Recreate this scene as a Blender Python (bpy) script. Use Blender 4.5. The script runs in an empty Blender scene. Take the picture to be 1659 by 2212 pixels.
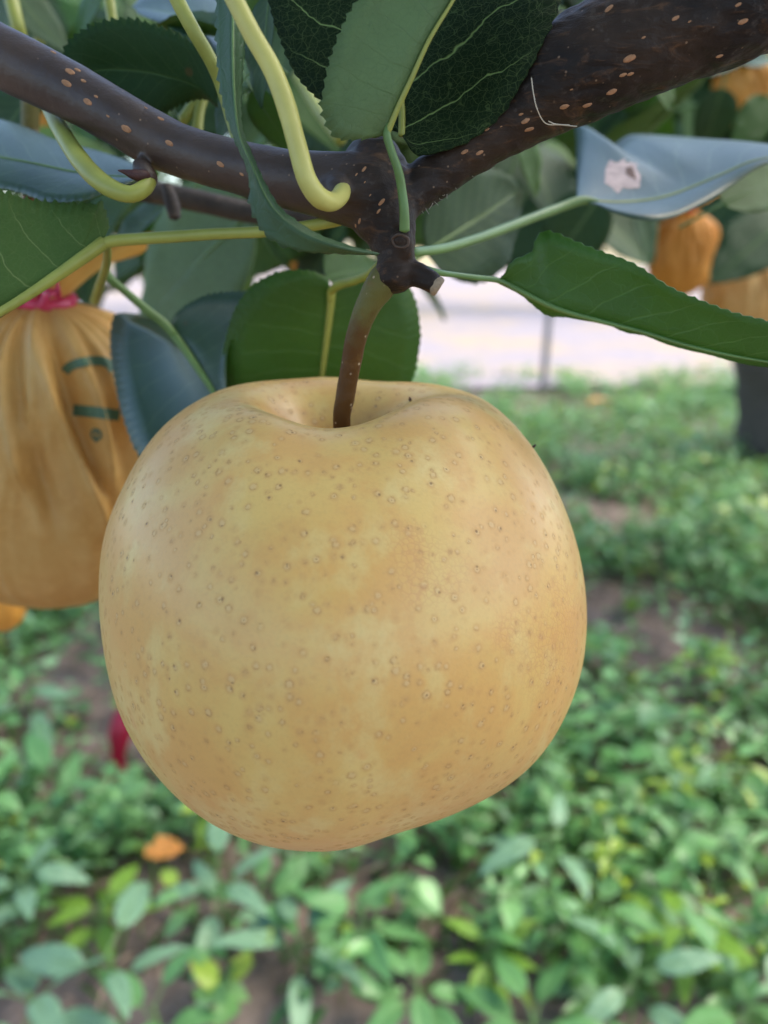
import bpy, bmesh, math, random
import numpy as np
from mathutils import Vector, Matrix, noise
from mathutils.bvhtree import BVHTree

R = math.radians
random.seed(7)
rng = np.random.default_rng(7)
S = bpy.context.scene
COL = S.collection

# ------------------------------------------------------------------ camera, sky, sun, exposure
CAM = Vector((0.0, 0.0, 0.80))
PITCH = R(20.0)
cd = bpy.data.cameras.new('camera')
cam = bpy.data.objects.new('camera', cd); COL.objects.link(cam)
cam.location = CAM
cam.rotation_euler = (R(90) - PITCH, 0, 0)
cd.sensor_fit = 'AUTO'; cd.sensor_width = 36.0; cd.lens = 26.0
cd.clip_start = 0.01; cd.clip_end = 2000
cd.dof.use_dof = True
cd.dof.focus_distance = 0.133
cd.dof.aperture_fstop = 10.5
S.camera = cam

SUN_EL, SUN_AZ = R(54), R(82)           # azimuth clockwise from +Y: out to the side of the row, soft through thin cloud
w = bpy.data.worlds.new('World'); S.world = w; w.use_nodes = True
wn = w.node_tree; wn.nodes.clear()
sky = wn.nodes.new('ShaderNodeTexSky'); sky.sky_type = 'NISHITA'; sky.sun_disc = False
sky.sun_elevation = SUN_EL; sky.sun_rotation = SUN_AZ
sky.air_density = 1.0; sky.dust_density = 1.6; sky.ozone_density = 1.0
bg = wn.nodes.new('ShaderNodeBackground'); bg.inputs['Strength'].default_value = 0.15
wo = wn.nodes.new('ShaderNodeOutputWorld')
wn.links.new(sky.outputs[0], bg.inputs['Color']); wn.links.new(bg.outputs[0], wo.inputs['Surface'])

sd = bpy.data.lights.new('sun', 'SUN'); sd.energy = 1.5; sd.angle = R(34); sd.color = (1.0, 0.90, 0.76)
sun = bpy.data.objects.new('sun', sd); COL.objects.link(sun)
sdir = Vector((math.sin(SUN_AZ) * math.cos(SUN_EL), math.cos(SUN_AZ) * math.cos(SUN_EL), math.sin(SUN_EL)))
sun.rotation_euler = sdir.to_track_quat('Z', 'Y').to_euler()
sun.location = (0, -3, 6)

S.view_settings.view_transform = 'Standard'; S.view_settings.look = 'None'
S.view_settings.gamma = 1.0; S.view_settings.use_curve_mapping = False
S.view_settings.exposure = 1.75
S.render.engine = 'CYCLES'
S.cycles.use_denoising = True
S.cycles.max_bounces = 5; S.cycles.diffuse_bounces = 3; S.cycles.glossy_bounces = 2
S.cycles.transmission_bounces = 4; S.cycles.transparent_max_bounces = 4
S.cycles.caustics_reflective = False; S.cycles.caustics_refractive = False

# ------------------------------------------------------------------ placing helpers
FD, CX, CY = 1597.5, 829.5, 1106.0
FW = Vector((0, math.cos(PITCH), -math.sin(PITCH)))
UP = Vector((0, math.sin(PITCH), math.cos(PITCH)))
RT = Vector((1, 0, 0))
def at(x, y, d):
    return CAM + d * (FW + RT * ((x - CX) / FD) + UP * ((CY - y) / FD))
def on_ground(x, y, z=0.0):
    v = FW + RT * ((x - CX) / FD) + UP * ((CY - y) / FD)
    return CAM + v * ((z - CAM.z) / v.z)
def crom(pts, n):
    """Catmull-Rom through pts (k x m), resampled evenly along its first three columns to n points."""
    p = np.array(pts, float)
    if len(p) == 2:
        t = np.linspace(0, 1, n)[:, None]; return p[0] * (1 - t) + p[1] * t
    e = np.vstack([2 * p[0] - p[1], p, 2 * p[-1] - p[-2]])
    out = []
    for i in range(1, len(e) - 2):
        a, b, c, d = e[i - 1], e[i], e[i + 1], e[i + 2]
        t = np.linspace(0, 1, 14, endpoint=False)[:, None]
        out.append(0.5 * (2 * b + (c - a) * t + (2 * a - 5 * b + 4 * c - d) * t ** 2 + (3 * b - a - 3 * c + d) * t ** 3))
    q = np.vstack(out + [p[-1:]])
    s = np.concatenate([[0], np.cumsum(np.linalg.norm(np.diff(q[:, :3], axis=0), axis=1))])
    g = np.linspace(0, s[-1], n)
    return np.stack([np.interp(g, s, q[:, k]) for k in range(q.shape[1])], 1)
def mesh_obj(name, verts, faces, mats, parent=None, smooth=True, uv=None, midx=None, col=None):
    me = bpy.data.meshes.new(name)
    me.from_pydata([tuple(v) for v in verts], [], [tuple(f) for f in faces])
    for m in (mats if isinstance(mats, (list, tuple)) else [mats]): me.materials.append(m)
    if smooth: me.polygons.foreach_set('use_smooth', [True] * len(me.polygons))
    if midx is not None: me.polygons.foreach_set('material_index', midx)
    if uv is not None:
        ul = me.uv_layers.new(name='UVMap')
        li = np.zeros(len(me.loops), np.int32); me.loops.foreach_get('vertex_index', li)
        ul.data.foreach_set('uv', np.asarray(uv, np.float32)[li].ravel())
    if col is not None:
        ca = me.color_attributes.new('tint', 'FLOAT_COLOR', 'POINT')
        ca.data.foreach_set('color', np.asarray(col, np.float32).ravel())
    me.update()
    o = bpy.data.objects.new(name, me); COL.objects.link(o)
    if parent: o.parent = parent
    return o
def empty(name, loc=(0, 0, 0)):
    o = bpy.data.objects.new(name, None); COL.objects.link(o); o.location = loc; o.empty_display_size = 0.02
    return o
def adopt(child, parent):
    """parent without moving the child's geometry"""
    child.parent = parent
    child.matrix_parent_inverse = Matrix.Translation(-parent.location)
    return child
def tag(o, label=None, cat=None, group=None, kind=None):
    if label: o['label'] = label
    if cat: o['category'] = cat
    if group: o['group'] = group
    if kind: o['kind'] = kind
    return o
def tube_data(path, n, seg=20, rough=0.0, freq=150, capr=0.6, seed=0.0):
    """path rows: x y z radius -> verts, faces of a capped tube"""
    q = crom(path, n); P = q[:, :3]; rad = q[:, 3]
    T = np.gradient(P, axis=0); T /= np.linalg.norm(T, axis=1)[:, None] + 1e-12
    ref = np.array([0, 0, 1.0]) if abs(T[0][2]) < 0.9 else np.array([1.0, 0, 0])
    u = np.cross(T[0], ref); u /= np.linalg.norm(u)
    V = []; F = []
    ang = np.linspace(0, 2 * math.pi, seg, endpoint=False)
    for i in range(n):
        u = u - T[i] * np.dot(u, T[i]); u /= np.linalg.norm(u); v = np.cross(T[i], u)
        for a in ang:
            d = math.cos(a) * u + math.sin(a) * v
            r = rad[i]
            if rough:
                p = P[i] + d * r
                r *= 1 + rough * noise.noise(Vector(p * freq + seed)) + rough * .6 * noise.noise(Vector(p * freq * 2.7 + seed))
            V.append(P[i] + d * r)
    for i in range(n - 1):
        for j in range(seg):
            a = i * seg + j; b = i * seg + (j + 1) % seg
            F.append((a, b, b + seg, a + seg))
    for (e, sgn) in ((0, -1), (n - 1, 1)):
        V.append(P[e] + sgn * T[e] * rad[e] * capr); c = len(V) - 1
        for j in range(seg):
            a = e * seg + j; b = e * seg + (j + 1) % seg
            F.append((c, b, a) if sgn < 0 else (c, a, b))
    return V, F
def px_path(rows):
    """rows: (x, y, depth, half width in picture units)"""
    out = []
    for (x, y, d, h) in rows:
        p = at(x, y, d); out.append((p.x, p.y, p.z, h / FD * d))
    return out

# ------------------------------------------------------------------ materials
class NT:
    def __init__(s, name):
        s.m = bpy.data.materials.new(name); s.m.use_nodes = True
        s.t = s.m.node_tree; s.t.nodes.clear()
        s.out = s.n('ShaderNodeOutputMaterial')
    def n(s, t, **k):
        nd = s.t.nodes.new(t)
        for a, b in k.items(): setattr(nd, a, b)
        return nd
    def put(s, sock, v):
        if isinstance(v, bpy.types.NodeSocket): s.t.links.new(v, sock)
        elif isinstance(v, (tuple, list)) and len(v) == 3 and sock.type == 'RGBA': sock.default_value = (*v, 1)
        else: sock.default_value = v
    def math(s, op, a, b=0.0, c=0.0, clamp=False):
        nd = s.n('ShaderNodeMath', operation=op, use_clamp=clamp)
        s.put(nd.inputs[0], a); s.put(nd.inputs[1], b); s.put(nd.inputs[2], c); return nd.outputs[0]
    def mix(s, f, a, b, mode='MIX'):
        nd = s.n('ShaderNodeMix', data_type='RGBA', blend_type=mode)
        s.put(nd.inputs[0], f); s.put(nd.inputs[6], a); s.put(nd.inputs[7], b); return nd.outputs[2]
    def step(s, x, lo, hi, a=0.0, b=1.0):
        nd = s.n('ShaderNodeMapRange', interpolation_type='SMOOTHSTEP')
        for i, v in enumerate((x, lo, hi, a, b)): s.put(nd.inputs[i], v)
        return nd.outputs[0]
    def noise(s, vec, scale, detail=3.0, rough=0.5, dist=0.0):
        nd = s.n('ShaderNodeTexNoise'); s.put(nd.inputs['Vector'], vec)
        for k, v in (('Scale', scale), ('Detail', detail), ('Roughness', rough), ('Distortion', dist)): s.put(nd.inputs[k], v)
        return nd.outputs['Fac'], nd.outputs['Color']
    def vor(s, vec, scale, feature='F1', rand=1.0):
        nd = s.n('ShaderNodeTexVoronoi', feature=feature); s.put(nd.inputs['Vector'], vec)
        s.put(nd.inputs['Scale'], scale); s.put(nd.inputs['Randomness'], rand); return nd
    def coord(s, k='Object'): return s.n('ShaderNodeTexCoord').outputs[k]
    def scale(s, vec, k):
        nd = s.n('ShaderNodeVectorMath', operation='MULTIPLY'); s.put(nd.inputs[0], vec); s.put(nd.inputs[1], k); return nd.outputs[0]
    def bump(s, h, strength, dist):
        nd = s.n('ShaderNodeBump'); s.put(nd.inputs['Height'], h); s.put(nd.inputs['Strength'], strength); s.put(nd.inputs['Distance'], dist)
        return nd.outputs[0]
    def bsdf(s, col, rough=0.5, spec=0.5, normal=None, **k):
        nd = s.n('ShaderNodeBsdfPrincipled'); s.put(nd.inputs['Base Color'], col); s.put(nd.inputs['Roughness'], rough)
        s.put(nd.inputs['Specular IOR Level'], spec)
        if normal is not None: s.put(nd.inputs['Normal'], normal)
        for a, b in k.items(): s.put(nd.inputs[a.replace('_', ' ')], b)
        return nd.outputs[0]
    def done(s, sh): s.t.links.new(sh, s.out.inputs['Surface']); return s.m
    def leafy(s, body, tcol, f):
        tr = s.n('ShaderNodeBsdfTranslucent'); s.put(tr.inputs['Color'], tcol)
        mx = s.n('ShaderNodeMixShader'); s.put(mx.inputs[0], f); s.t.links.new(body, mx.inputs[1]); s.t.links.new(tr.outputs[0], mx.inputs[2])
        return s.done(mx.outputs[0])

def leaf_mat(name, base, vein, trans, rough=0.34, spec=0.5, retic=True, tf=0.28, veinstr=0.8, reticstr=0.35, blot=0.25, seed=0.0, nsec=9.0, fine_v=False, bmp=0.35, rs=1.0):
    k = NT(name)
    uv = k.n('ShaderNodeSeparateXYZ'); k.put(uv.inputs[0], k.coord('UV'))
    oc = k.coord('Object')
    nf, _ = k.noise(oc, 130, 3)
    v = k.math('ABSOLUTE', k.math('MULTIPLY', k.math('SUBTRACT', uv.outputs[1], 0.5), 2.0))
    s_ = k.math('ADD', k.math('SUBTRACT', k.math('MULTIPLY', uv.outputs[0], nsec), k.math('MULTIPLY', k.math('POWER', v, 0.85), 2.2)),
                k.math('ADD', k.math('MULTIPLY', nf, 0.55), k.math('MULTIPLY', k.math('GREATER_THAN', uv.outputs[1], 0.5), 0.45)))
    fr = k.math('ABSOLUTE', k.math('SUBTRACT', k.math('FRACT', s_), 0.5))
    sw = 0.042 if fine_v else 0.055
    sec = k.step(fr, 0.0, k.math('SUBTRACT', sw, k.math('MULTIPLY', v, sw * .6)), 1.0, 0.0)
    sec = k.math('MULTIPLY', sec, k.step(v, 0.75, 1.0, 1.0, 0.15))
    mid = k.step(v, 0.01, 0.05, 1.0, 0.0)
    vein_f = k.math('MAXIMUM', sec, mid)
    big, _ = k.noise(oc, 45 + seed, 4, 0.6)
    fine, _ = k.noise(oc, 900, 2)
    col = k.mix(k.step(big, 0.35, 0.7), base, tuple(c * (1 - blot) for c in base))
    col = k.mix(k.math('MULTIPLY', fine, 0.25), col, tuple(min(1, c * 1.6) for c in base))
    hgt = vein_f
    if retic:
        dn, dc = k.noise(oc, 300, 2)
        av = k.n('ShaderNodeVectorMath', operation='MULTIPLY_ADD'); k.put(av.inputs[0], dc); k.put(av.inputs[1], (0.0022,) * 3); k.put(av.inputs[2], oc)
        e1 = k.vor(av.outputs[0], (520 if fine_v else 330) * rs, 'DISTANCE_TO_EDGE').outputs['Distance']
        e2 = k.vor(av.outputs[0], 1150 * (1 + (rs - 1) * .3), 'DISTANCE_TO_EDGE').outputs['Distance']
        r1 = k.step(e1, 0.0, 0.04 if fine_v else 0.055, 1.0, 0.0); r2 = k.step(e2, 0.0, 0.09, 0.45, 0.0)
        rt = k.math('MAXIMUM', r1, r2)
        col = k.mix(k.math('MULTIPLY', rt, reticstr), col, vein)
        hgt = k.math('MAXIMUM', vein_f, k.math('MULTIPLY', rt, 0.5))
    col = k.mix(k.math('MULTIPLY', vein_f, veinstr), col, vein)
    # scattered brown flecks
    fl = k.vor(oc, 95); fd = k.step(fl.outputs['Distance'], 0.05, 0.12, 1.0, 0.0)
    sp = k.n('ShaderNodeSeparateColor'); k.put(sp.inputs[0], fl.outputs['Color'])
    col = k.mix(k.math('MULTIPLY', fd, k.step(sp.outputs[0], 0.82, 0.9, 0.0, 0.55)), col, (0.10, 0.055, 0.02))
    bn = k.bump(k.math('ADD', k.math('MULTIPLY', hgt, -0.6), k.math('MULTIPLY', big, 0.8)), bmp, 0.0008)
    rn = k.math('ADD', k.math('MULTIPLY', fine, 0.14), rough - 0.05)
    b = k.bsdf(col, rn, spec, bn)
    return k.leafy(b, trans, tf)

def tint_leaf_mat(name, rough=0.4, tf=0.3, spec=0.45):
    """leaves of a mass: colour from the per-leaf tint stored on the mesh"""
    k = NT(name)
    a = k.n('ShaderNodeAttribute'); a.attribute_name = 'tint'
    nf, _ = k.noise(k.coord('Object'), 60, 2)
    c = k.mix(k.math('MULTIPLY', nf, 0.3), a.outputs['Color'], (0.05, 0.10, 0.04))
    b = k.bsdf(c, rough, spec)
    t = k.mix(0.5, a.outputs['Color'], (0.22, 0.42, 0.04))
    return k.leafy(b, t, tf)

def pear_mat():
    k = NT('pear_skin'); oc = k.coord('Object')
    n1, c1 = k.noise(oc, 52, 6, 0.62, 0.4)
    n2, c2 = k.noise(oc, 105, 5, 0.6)
    n3, c3 = k.noise(oc, 1500, 2, 0.6)
    n4, _ = k.noise(k.scale(oc, (1, 1, 0.7)), 80, 5, 0.6)
    col = k.mix(k.step(n1, 0.36, 0.60), (0.62, 0.415, 0.125), (0.60, 0.342, 0.10))
    col = k.mix(k.step(n4, 0.50, 0.68, 0.0, 0.75), col, (0.64, 0.485, 0.18))
    col = k.mix(k.step(n2, 0.50, 0.72, 0.0, 0.45), col, (0.55, 0.31, 0.09))
    n5, _ = k.noise(oc, 75, 3, 0.55)
    col = k.mix(k.step(n5, 0.68, 0.78, 0.0, 0.5), col, (0.56, 0.24, 0.085))
    # lenticels: a pale raised corky spot in a brownish halo with a few dark pores
    jit = k.n('ShaderNodeVectorMath', operation='MULTIPLY_ADD'); k.put(jit.inputs[0], c3); k.put(jit.inputs[1], (0.0006,) * 3); k.put(jit.inputs[2], oc)
    vo = k.vor(jit.outputs[0], 430); d = vo.outputs['Distance']
    sp = k.n('ShaderNodeSeparateColor'); k.put(sp.inputs[0], vo.outputs['Color'])
    size = k.math('ADD', 0.18, k.math('MULTIPLY', sp.outputs[0], 0.17))
    q = k.math('DIVIDE', d, size)
    keep = k.step(sp.outputs[1], 0.05, 0.2)
    halo = k.math('MULTIPLY', k.step(q, 0.6, 1.9, 1.0, 0.0), k.math('MULTIPLY', keep, 0.5))
    core = k.math('MULTIPLY', k.step(q, 0.35, 0.95, 1.0, 0.0), k.math('MULTIPLY', keep, 0.3))
    ringm = k.math('MULTIPLY', k.math('MULTIPLY', k.step(q, 0.55, 0.85), k.step(q, 0.85, 1.15, 1.0, 0.0)), k.math('MULTIPLY', keep, k.step(k.noise(oc, 1300, 2)[0], 0.42, 0.66, 0.0, 0.6)))
    v2 = k.vor(oc, 1050); pore = k.step(v2.outputs['Distance'], 0.18, 0.36, 1.0, 0.0)
    sp2 = k.n('ShaderNodeSeparateColor'); k.put(sp2.inputs[0], v2.outputs['Color'])
    pore = k.math('MULTIPLY', k.math('MULTIPLY', pore, k.step(q, 0.7, 1.05, 1.0, 0.0)), k.math('MULTIPLY', keep, k.step(sp2.outputs[0], 0.35, 0.8)))
    dot = k.math('MULTIPLY', k.step(q, 0.12, 0.26, 1.0, 0.0), k.math('MULTIPLY', keep, k.step(sp.outputs[2], 0.45, 0.6)))
    dark = k.math('MAXIMUM', pore, dot)
    col = k.mix(halo, col, (0.50, 0.27, 0.085))
    col = k.mix(core, col, (0.66, 0.52, 0.27))
    col = k.mix(ringm, col, (0.36, 0.19, 0.06))
    col = k.mix(k.math('MULTIPLY', dark, 0.68), col, (0.15, 0.07, 0.02))
    # russet netting in a few places
    ed = k.vor(jit.outputs[0], 900, 'DISTANCE_TO_EDGE').outputs['Distance']
    rz, _ = k.noise(oc, 33, 2)
    net = k.math('MULTIPLY', k.step(ed, 0.0, 0.16, 1.0, 0.0), k.step(rz, 0.58, 0.72, 0.0, 0.5))
    col = k.mix(net, col, (0.50, 0.24, 0.09))
    col = k.mix(k.math('MULTIPLY', k.step(n3, 0.45, 0.75), 0.18), col, (0.42, 0.27, 0.10))
    h = k.math('ADD', k.math('MULTIPLY', core, 1.2), k.math('ADD', k.math('MULTIPLY', dark, -1.0), k.math('MULTIPLY', n3, 0.35)))
    h = k.math('ADD', h, k.math('MULTIPLY', net, -0.4))
    nb = k.bump(h, 0.35, 0.00022)
    rg = k.math('ADD', 0.30, k.math('ADD', k.math('MULTIPLY', n2, 0.12), k.math('MULTIPLY', halo, 0.35)))
    b = k.bsdf(col, rg, 0.45, nb, Subsurface_Weight=0.0)
    return k.done(b)

def bark_mat(name, a, b_, tan, streak=0.5, rough=0.42):
    k = NT(name); oc = k.coord('Object')
    n1, _ = k.noise(oc, 70, 5, 0.6); n2, _ = k.noise(oc, 420, 4, 0.65); n3, _ = k.noise(k.scale(oc, (1, 1, 2.2)), 190, 4, 0.6, 1.2)
    col = k.mix(k.step(n1, 0.38, 0.66), a, b_)
    col = k.mix(k.math('MULTIPLY', k.step(n3, 0.55, 0.74), streak), col, tan)
    col = k.mix(k.math('MULTIPLY', k.step(n2, 0.5, 0.8), 0.35), col, tuple(c * 1.9 for c in b_))
    vo = k.vor(oc, 900); dots = k.step(vo.outputs['Distance'], 0.10, 0.2, 1.0, 0.0)
    sp = k.n('ShaderNodeSeparateColor'); k.put(sp.inputs[0], vo.outputs['Color'])
    col = k.mix(k.math('MULTIPLY', dots, k.step(sp.outputs[0], 0.8, 0.9, 0.0, 0.6)), col, (0.32, 0.24, 0.16))
    h = k.math('ADD', k.math('MULTIPLY', n3, 0.9), k.math('ADD', k.math('MULTIPLY', n2, 0.5), k.math('MULTIPLY', n1, 0.6)))
    nb = k.bump(h, 0.5, 0.0007)
    return k.done(k.bsdf(col, k.math('ADD', rough - 0.08, k.math('MULTIPLY', n2, 0.25)), 0.4, nb))

def plain(name, col, rough=0.5, var=0.25, scale=200, spec=0.4, bump=0.2, bd=0.0004, tf=0.0, tcol=None, **kw):
    k = NT(name); oc = k.coord('Object')
    n1, _ = k.noise(oc, scale, 4, 0.6); n2, _ = k.noise(oc, scale * 6, 3)
    c = k.mix(k.step(n1, 0.3, 0.7), col, tuple(x * (1 - var) for x in col))
    c = k.mix(k.math('MULTIPLY', n2, 0.3), c, tuple(min(1, x * (1 + var)) for x in col))
    nb = k.bump(k.math('ADD', n1, k.math('MULTIPLY', n2, 0.5)), bump, bd)
    b = k.bsdf(c, rough, spec, nb, **kw)
    return k.leafy(b, tcol or col, tf) if tf else k.done(b)

def paper_mat(name, a, b_):
    k = NT(name); oc = k.coord('Object')
    n1, _ = k.noise(oc, 35, 5, 0.6); n2, _ = k.noise(oc, 260, 5, 0.65); n3, _ = k.noise(k.scale(oc, (1, 1, 0.25)), 900, 3)
    c = k.mix(k.step(n1, 0.35, 0.68), a, b_)
    c = k.mix(k.math('MULTIPLY', k.step(n2, 0.5, 0.72), 0.35), c, tuple(min(1, x * 1.25) for x in a))
    c = k.mix(k.math('MULTIPLY', n3, 0.2), c, tuple(x * 0.7 for x in b_))
    nb = k.bump(k.math('ADD', n2, k.math('MULTIPLY', n3, 0.4)), 0.35, 0.0006)
    return k.leafy(k.bsdf(c, 0.5, 0.35, nb), (0.75, 0.36, 0.06), 0.22)

def soil_mat():
    k = NT('soil'); oc = k.coord('Object')
    n1, _ = k.noise(oc, 3.2, 5, 0.6); n2, _ = k.noise(oc, 24, 6, 0.65); n3, _ = k.noise(oc, 130, 4, 0.6)
    c = k.mix(k.step(n2, 0.35, 0.68), (0.15, 0.108, 0.085), (0.27, 0.21, 0.178))
    c = k.mix(k.math('MULTIPLY', k.step(n1, 0.45, 0.65), 0.6), c, (0.19, 0.138, 0.105))
    c = k.mix(k.math('MULTIPLY', n3, 0.35), c, (0.28, 0.23, 0.19))
    nb = k.bump(k.math('ADD', n2, k.math('MULTIPLY', n3, 0.4)), 0.8, 0.02)
    return k.done(k.bsdf(c, 0.9, 0.2, nb))

def road_mat():
    k = NT('pale_dirt'); oc = k.coord('Object')
    n1, _ = k.noise(oc, 0.9, 4, 0.6); n2, _ = k.noise(oc, 6, 6, 0.65); n3, _ = k.noise(oc, 60, 4)
    c = k.mix(k.step(n1, 0.42, 0.62), (0.31, 0.27, 0.28), (0.41, 0.31, 0.19))
    c = k.mix(k.math('MULTIPLY', k.step(n2, 0.48, 0.66), 0.8), c, (0.25, 0.225, 0.24))
    c = k.mix(k.math('MULTIPLY', n3, 0.3), c, (0.46, 0.40, 0.38))
    return k.done(k.bsdf(c, 0.9, 0.2, k.bump(n2, 0.4, 0.02)))

M = {}
M['pear'] = pear_mat()
M['cane'] = bark_mat('cane_bark', (0.030, 0.020, 0.019), (0.052, 0.034, 0.030), (0.10, 0.055, 0.03), 0.25, 0.40)
M['rough_bark'] = bark_mat('knot_bark', (0.038, 0.025, 0.020), (0.075, 0.045, 0.028), (0.17, 0.095, 0.045), 0.7, 0.5)
M['trunk'] = bark_mat('trunk_bark', (0.05, 0.042, 0.038), (0.09, 0.075, 0.065), (0.14, 0.11, 0.09), 0.6, 0.8)
M['lenticel'] = plain('lenticel', (0.36, 0.19, 0.095), 0.7, 0.35, 1200)
M['stem'] = None
M['petiole_pale'] = plain('petiole_pale', (0.54, 0.52, 0.15), 0.42, 0.18, 120, 0.45, 0.1, tf=0.12, tcol=(0.5, 0.6, 0.12))
M['petiole'] = plain('petiole_green', (0.33, 0.36, 0.075), 0.42, 0.3, 90, 0.45, 0.1, tf=0.12, tcol=(0.35, 0.5, 0.08))
M['petiole_dark'] = plain('petiole_leaf_green', (0.13, 0.24, 0.07), 0.45, 0.3, 90, 0.45, 0.1, tf=0.12, tcol=(0.25, 0.45, 0.06))
M['up'] = leaf_mat('leaf_upper', (0.030, 0.072, 0.026), (0.16, 0.26, 0.09), (0.16, 0.36, 0.03), 0.42, 0.28, True, 0.22, 0.75, 0.16)
M['under'] = leaf_mat('leaf_under', (0.065, 0.125, 0.030), (0.24, 0.31, 0.11), (0.20, 0.40, 0.04), 0.6, 0.15, True, 0.16, 0.6, 0.15, 0.2, 3.0, 6.0, fine_v=True)
M['dark'] = leaf_mat('leaf_shaded_upper', (0.0065, 0.018, 0.005), (0.20, 0.30, 0.10), (0.03, 0.10, 0.01), 0.6, 0.10, True, 0.06, 0.9, 0.20, 0.3, 7.0, 6.0, fine_v=True)  # upper leaf darkened to near-black: the shade it hangs in, put into its colour
M['matte'] = leaf_mat('leaf_matte_upper', (0.016, 0.048, 0.013), (0.07, 0.13, 0.04), (0.08, 0.22, 0.02), 0.55, 0.2, True, 0.12, 0.5, 0.10, 0.2, 7.0, 8.0, fine_v=True)
M['strap'] = leaf_mat('leaf_strap', (0.050, 0.105, 0.045), (0.06, 0.12, 0.05), (0.15, 0.32, 0.04), 0.45, 0.35, True, 0.15, 0.3, 0.15, 0.3, 4.0, 9.0)
M['gloss'] = leaf_mat('leaf_glossy_upper', (0.026, 0.070, 0.040), (0.12, 0.20, 0.10), (0.12, 0.30, 0.03), 0.36, 1.0, True, 0.15, 0.5, 0.08, 0.2, 2.0, 9.0, bmp=0.12)
M['soft'] = leaf_mat('leaf_soft_under', (0.125, 0.205, 0.075), (0.065, 0.115, 0.04), (0.22, 0.42, 0.06), 0.5, 0.4, True, 0.22, 0.22, 0.42, 0.4, 5.0, 8.0, rs=2.6)
M['fresh'] = leaf_mat('leaf_fresh', (0.055, 0.135, 0.022), (0.17, 0.30, 0.08), (0.22, 0.50, 0.03), 0.42, 0.4, True, 0.36, 0.5, 0.10, 0.25, 9.0)
M['mass'] = tint_leaf_mat('foliage_leaves', 0.45, 0.25, 0.3)
M['weed'] = tint_leaf_mat('weed_leaves', 0.36, 0.38, 0.6)
M['paper'] = paper_mat('bag_paper', (0.62, 0.42, 0.15), (0.50, 0.29, 0.075))
M['paper_orange'] = paper_mat('bag_paper_orange', (0.62, 0.31, 0.055), (0.55, 0.24, 0.035))
M['ink'] = plain('green_ink', (0.07, 0.14, 0.08), 0.6, 0.3, 300)
M['pink'] = plain('pink_plastic', (0.72, 0.06, 0.16), 0.28, 0.2, 150, 0.6, tf=0.2, tcol=(0.9, 0.1, 0.2))
M['crimson'] = plain('crimson_plastic', (0.30, 0.008, 0.030), 0.4, 0.3, 60, 0.4, tf=0.08, tcol=(0.5, 0.02, 0.04))
M['bud'] = plain('bud_scale', (0.055, 0.018, 0.016), 0.5, 0.4, 600, 0.4, 0.5)
M['cut'] = plain('cut_wood', (0.30, 0.23, 0.15), 0.8, 0.4, 900)
M['dead'] = plain('dead_patch', (0.50, 0.40, 0.38), 0.8, 0.45, 260)
M['hair'] = plain('fibre', (0.55, 0.50, 0.40), 0.7, 0.3, 400)
M['post'] = plain('grey_post', (0.20, 0.19, 0.19), 0.7, 0.3, 12)
M['straw'] = plain('straw', (0.36, 0.28, 0.19), 0.85, 0.4, 40)
M['orange_leaf'] = plain('orange_dead_leaf', (0.62, 0.26, 0.05), 0.6, 0.3, 60)
M['soil'] = soil_mat(); M['road'] = road_mat()
M['field'] = plain('dry_field', (0.42, 0.34, 0.17), 0.9, 0.35, 0.6)
def stem_mat():
    k = NT('pear_stem'); oc = k.coord('Object')
    g = k.n('ShaderNodeSeparateXYZ'); k.put(g.inputs[0], k.coord('Generated'))
    n1, _ = k.noise(oc, 160, 4, 0.6); n2, _ = k.noise(oc, 700, 3)
    t = k.math('ADD', g.outputs[2], k.math('MULTIPLY', k.math('SUBTRACT', n1, 0.5), 0.35))
    c = k.mix(k.step(t, 0.62, 0.86), (0.085, 0.036, 0.008), (0.115, 0.105, 0.028))
    c = k.mix(k.step(n1, 0.55, 0.75, 0.0, 0.6), c, (0.17, 0.085, 0.022))
    vo = k.vor(oc, 620); dots = k.step(vo.outputs['Distance'], 0.10, 0.22, 1.0, 0.0)
    sp = k.n('ShaderNodeSeparateColor'); k.put(sp.inputs[0], vo.outputs['Color'])
    c = k.mix(k.math('MULTIPLY', dots, k.step(sp.outputs[0], 0.6, 0.75)), c, (0.42, 0.32, 0.20))
    return k.done(k.bsdf(c, 0.5, 0.2, k.bump(k.math('ADD', n2, n1), 0.4, 0.0005)))
M['stem'] = stem_mat()

# ------------------------------------------------------------------ ground, pale dirt yard, field
def sheet(name, x0, x1, y0, y1, z, nx, ny, mat, amp=0.0, edge=None):
    V = []; F = []
    for j in range(ny + 1):
        for i in range(nx + 1):
            x = x0 + (x1 - x0) * i / nx; y = y0 + (y1 - y0) * j / ny
            if edge and j == 0: y += edge(x)
            V.append((x, y, z + amp * noise.noise(Vector((x * 2.3, y * 2.3, 0))) + amp * .5 * noise.noise(Vector((x * 9, y * 9, 3)))))
    for j in range(ny):
        for i in range(nx):
            a = j * (nx + 1) + i; F.append((a, a + 1, a + nx + 2, a + nx + 1))
    return tag(mesh_obj(name, V, F, mat), kind='structure')
sheet('ground', -900, 900, -60, 1500, -0.03, 4, 4, M['soil'])
sheet('orchard_soil', -3.5, 3.5, -1.5, 4.9, 0.0, 140, 130, M['soil'], 0.018)
yard_edge = lambda x: 0.35 * noise.noise(Vector((x * 0.9, 0, 5)))
sheet('dirt_yard', -30, 30, 4.2, 26, 0.026, 60, 30, M['road'], 0.004, yard_edge)
sheet('field', -400, 400, 26, 600, 0.03, 20, 20, M['field'], 0.0)

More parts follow.
